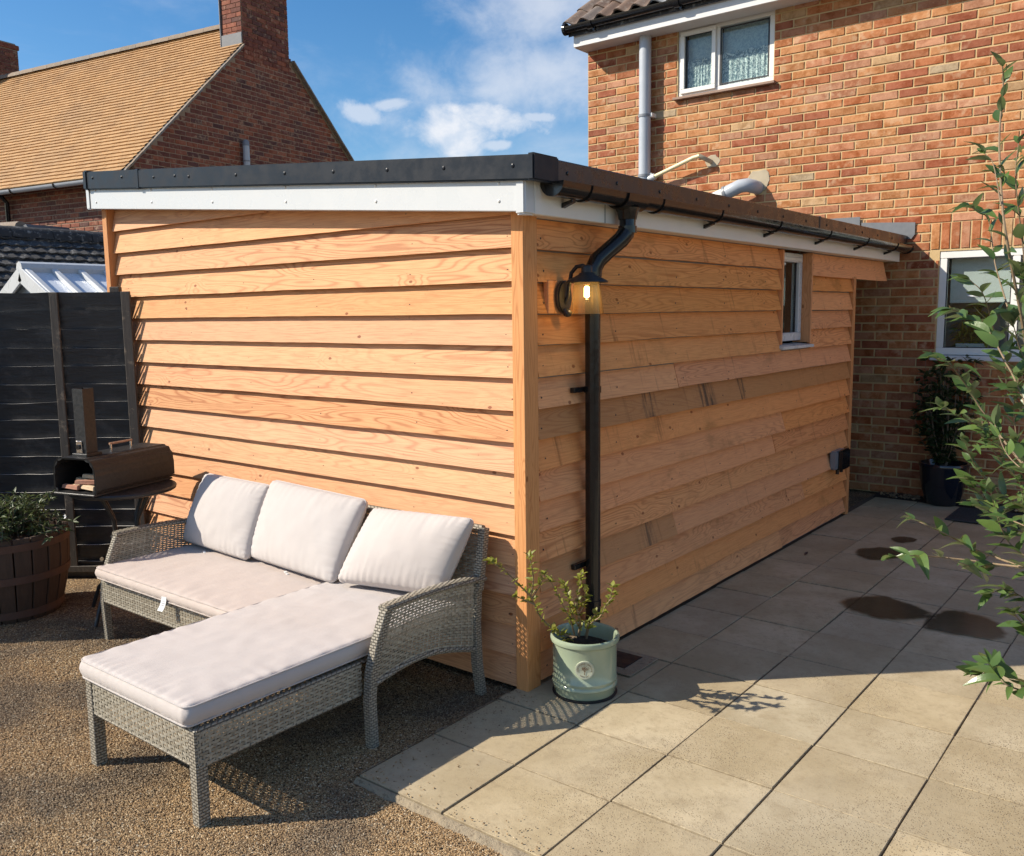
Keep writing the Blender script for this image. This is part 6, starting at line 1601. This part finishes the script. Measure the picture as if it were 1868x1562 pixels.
for k in range(6):
    for_v = 0.0-.04*k
    MB().obox(NP(.10, -.012-.035*k, E0-.14-.033*k+.07), ud*.10, vd*.014, (0, 0, .016)).build('corbel_tile', M_brick2, nb)
MB().tube([NP(3.05, -.18, E0-.34), NP(3.05, -.08, E0-.45), NP(3.05, -.07, 1.5)], .036, 12).build('downpipe', M_black, nb, smooth=True)
MB().tube([NP(3.16, -.03, E0-.40), NP(3.16, -.03, 1.5)], .018, 8).build('waste_pipe', M_white_old, nb, smooth=True)
pv = NP(-.09, 2.20, 0)
vp = MB().tube([(pv.x, pv.y, 2.8), (pv.x, pv.y, 4.47)], .055, 16).build('vent_pipe', M_grey, nb, smooth=True)
MB().tube([(pv.x, pv.y, 4.46), (pv.x, pv.y, 4.53), (pv.x, pv.y, 4.56)], [.058, .056, .03], 16).build('vent_cap', M_greyd, vp, smooth=True)
MB().tube([(pv.x, pv.y, 4.20), (pv.x, pv.y, 4.225)], .060, 16).build('collar', M_greyd, vp, smooth=True)

# ------------------------------------------------------------------ low building with black tiles, and the white shed before it
BXR = -8.4
ob = thing('tiled_garage', 'low building with a mossy black tiled roof in front of the neighbouring house', 'garage', (BXR, 2.0, 0))
zr = atX(BXR, 100, 416).z-0.10; by0, by1 = -2.5, 4.6; pit = 0.62; ob_e = BXR+2.6
MB().prism([(BXR-2.6, by0+.1, 0), (ob_e-.2, by0+.1, 0), (ob_e-.2, by0+.1, zr-2.4*pit), (BXR, by0+.1, zr-.06), (BXR-2.6, by0+.1, zr-2.6*pit)], (0, by1-by0-.2, 0)).build('wall', M_mortar2, ob)
dk = MB(); dk.add([(BXR, by0, zr), (ob_e, by0, zr-2.6*pit), (ob_e, by1, zr-2.6*pit), (BXR, by1, zr)], [(0, 1, 2, 3)]); dk.add([(BXR, by0, zr), (BXR-2.6, by0, zr-2.6*pit), (BXR-2.6, by1, zr-2.6*pit), (BXR, by1, zr)], [(3, 2, 1, 0)])
dko = dk.build('roof', M_blacktile, ob)
tl = MB(); dn = Vector((1, 0, -pit)).normalized(); nn = Vector((pit, 0, 1)).normalized(); s = 0; row = 0
while s < 3.0:
    y = by0-(.12 if row % 2 else 0)
    while y < by1:
        p = Vector((BXR, y, zr))+dn*s; w = .24; l0 = .030+rtile.uniform(-.005, .007); ls = .165
        prof_ = [(0, .0), (.3, .016), (.55, .004), (.8, .014), (1, 0)]
        o = len(tl.v)
        for f_, h_ in prof_: tl.v.append(tuple(p+Vector((0, w*f_, 0))+nn*(h_+.006)))
        for f_, h_ in prof_: tl.v.append(tuple(p+Vector((0, w*f_, 0))+dn*(ls+rtile.uniform(-.004, .004))+nn*(h_+l0)))
        for f_, h_ in prof_: tl.v.append(tuple(p+Vector((0, w*f_, 0))+dn*ls+nn*(h_+l0-.02)))
        for i in range(4): tl.f += [(o+i, o+5+i, o+6+i, o+1+i), (o+5+i, o+10+i, o+11+i, o+6+i)]
        y += w
    s += .15; row += 1
stuff(tl.build('roof_tiles', M_blacktile, dko))
for k in range(16):
    y = by0+.45*k; m = MB(); n = 7
    for yy in (y+.004, y+.446):
        for i in range(n+1):
            a = math.pi*i/n; m.v.append((BXR+.15*math.cos(a), yy, zr-.04+.13*math.sin(a)+random.uniform(-.004, .004)))
    m.f = [(i, n+1+i, n+2+i, i+1) for i in range(n)]+[tuple(range(n+1)), tuple(range(n+1, 2*n+2))[::-1]]; m.build('ridge_tile', M_blacktile, dko, smooth=True)
# second dark ridge, further back
lr = thing('lean_to_roof', 'dark hipped lean-to roof with a lead end against the neighbouring house', 'roof', tuple(NP(3, -1, 0)))
pA, pB = NP(4.4, -.9, 3.02), NP(1.45, -.9, 2.96)
lrm = MB(); lrm.add([pA+vd*(-1.0)+Vector((0, 0, -.7)), pB+vd*(-1.0)+Vector((0, 0, -.7))-ud*.5, pB, pA, pA+vd*.9, pB+vd*.9], [(0, 1, 2, 3), (3, 2, 5, 4)]); lrm.add([pB, pB+vd*(-1.0)+Vector((0, 0, -.7))-ud*.5, pB+vd*.9-ud*.5+Vector((0, 0, -.7)), pB+vd*.9], [(0, 1, 2, 3)])
lrm.build('roof_slope', M_blacktile, lr); MB().tube([pA, pB], .10, 10).build('ridge', M_ridge, lr, smooth=True)
MB().prism([pB+Vector((0, 0, .02)), pB-ud*.38+Vector((0, 0, -.42)), pB-ud*.50+Vector((0, 0, -.42)), pB-ud*.12+Vector((0, 0, .05))], vd*.7).build('lead_hip', M_lead, lr)
MB().obox((pA+pB)/2+Vector((0, 0, -1.9)), ud*1.4, vd*.85, (0, 0, 1.3)).build('wall', M_mortar2, lr)

WXR = -5.2
ws = thing('white_shed', 'low shed with a white ribbed roof behind the black fence', 'shed', (WXR, 1.5, 0))
a0 = atX(WXR, 40, 496); wy0, wz = a0.y, a0.z; wy1 = wy0+2.6; wp = 0.50; wr_ = 0.95
MB().prism([(WXR-wr_+.06, wy0+.05, 0), (WXR+wr_-.06, wy0+.05, 0), (WXR+wr_-.06, wy0+.05, wz-wr_*wp), (WXR, wy0+.05, wz-.05), (WXR-wr_+.06, wy0+.05, wz-wr_*wp)], (0, wy1-wy0-.1, 0)).build('wall', M_shedwall, ws)
for sgn in (1, -1):
    dn = Vector((sgn, 0, -wp)).normalized(); nn = Vector((sgn*wp, 0, 1)).normalized(); L = wr_*math.hypot(1, wp); c = Vector((WXR, (wy0+wy1)/2, wz))+dn*L/2
    sh = MB().obox(c, dn*L/2, (0, (wy1-wy0)/2, 0), nn*.012).build('roof_sheet', M_polytop, ws)
    for k in range(13):
        y = wy0+.02+(wy1-wy0-.04)*k/12
        if 0 < k < 12 or True: MB().obox(Vector((WXR, y, wz))+dn*L/2+nn*.030, dn*L/2, (0, .024, 0), nn*.018).build('rib', M_white, sh, .006)
    MB().obox(Vector((WXR, wy0-.012, wz))+dn*L/2+nn*(-.02), dn*(L/2), (0, .010, 0), nn*.06).build('barge_board', M_white, ws, .004)
MB().tube([(WXR, wy0-.02, wz+.03), (WXR, wy1, wz+.03)], .05, 8).build('ridge_cap', M_white, ws, smooth=True)

# a dead leaf on the paving
dl = MB().add(*[[(x*.05+0.203, y*.05+2.755, z*.05+.004) for x, y, z in leaf_verts(1, .45, .5, -.25)[0]], leaf_verts(1, .45, .5, -.25)[1]]).build('dead_leaf', M_hoop)
tag(dl, 'small dark dead leaf lying on the shaded paving', 'leaf')

S.render.engine = 'CYCLES'
S.cycles.max_bounces = 8; S.cycles.transparent_max_bounces = 16; S.cycles.glossy_bounces = 4
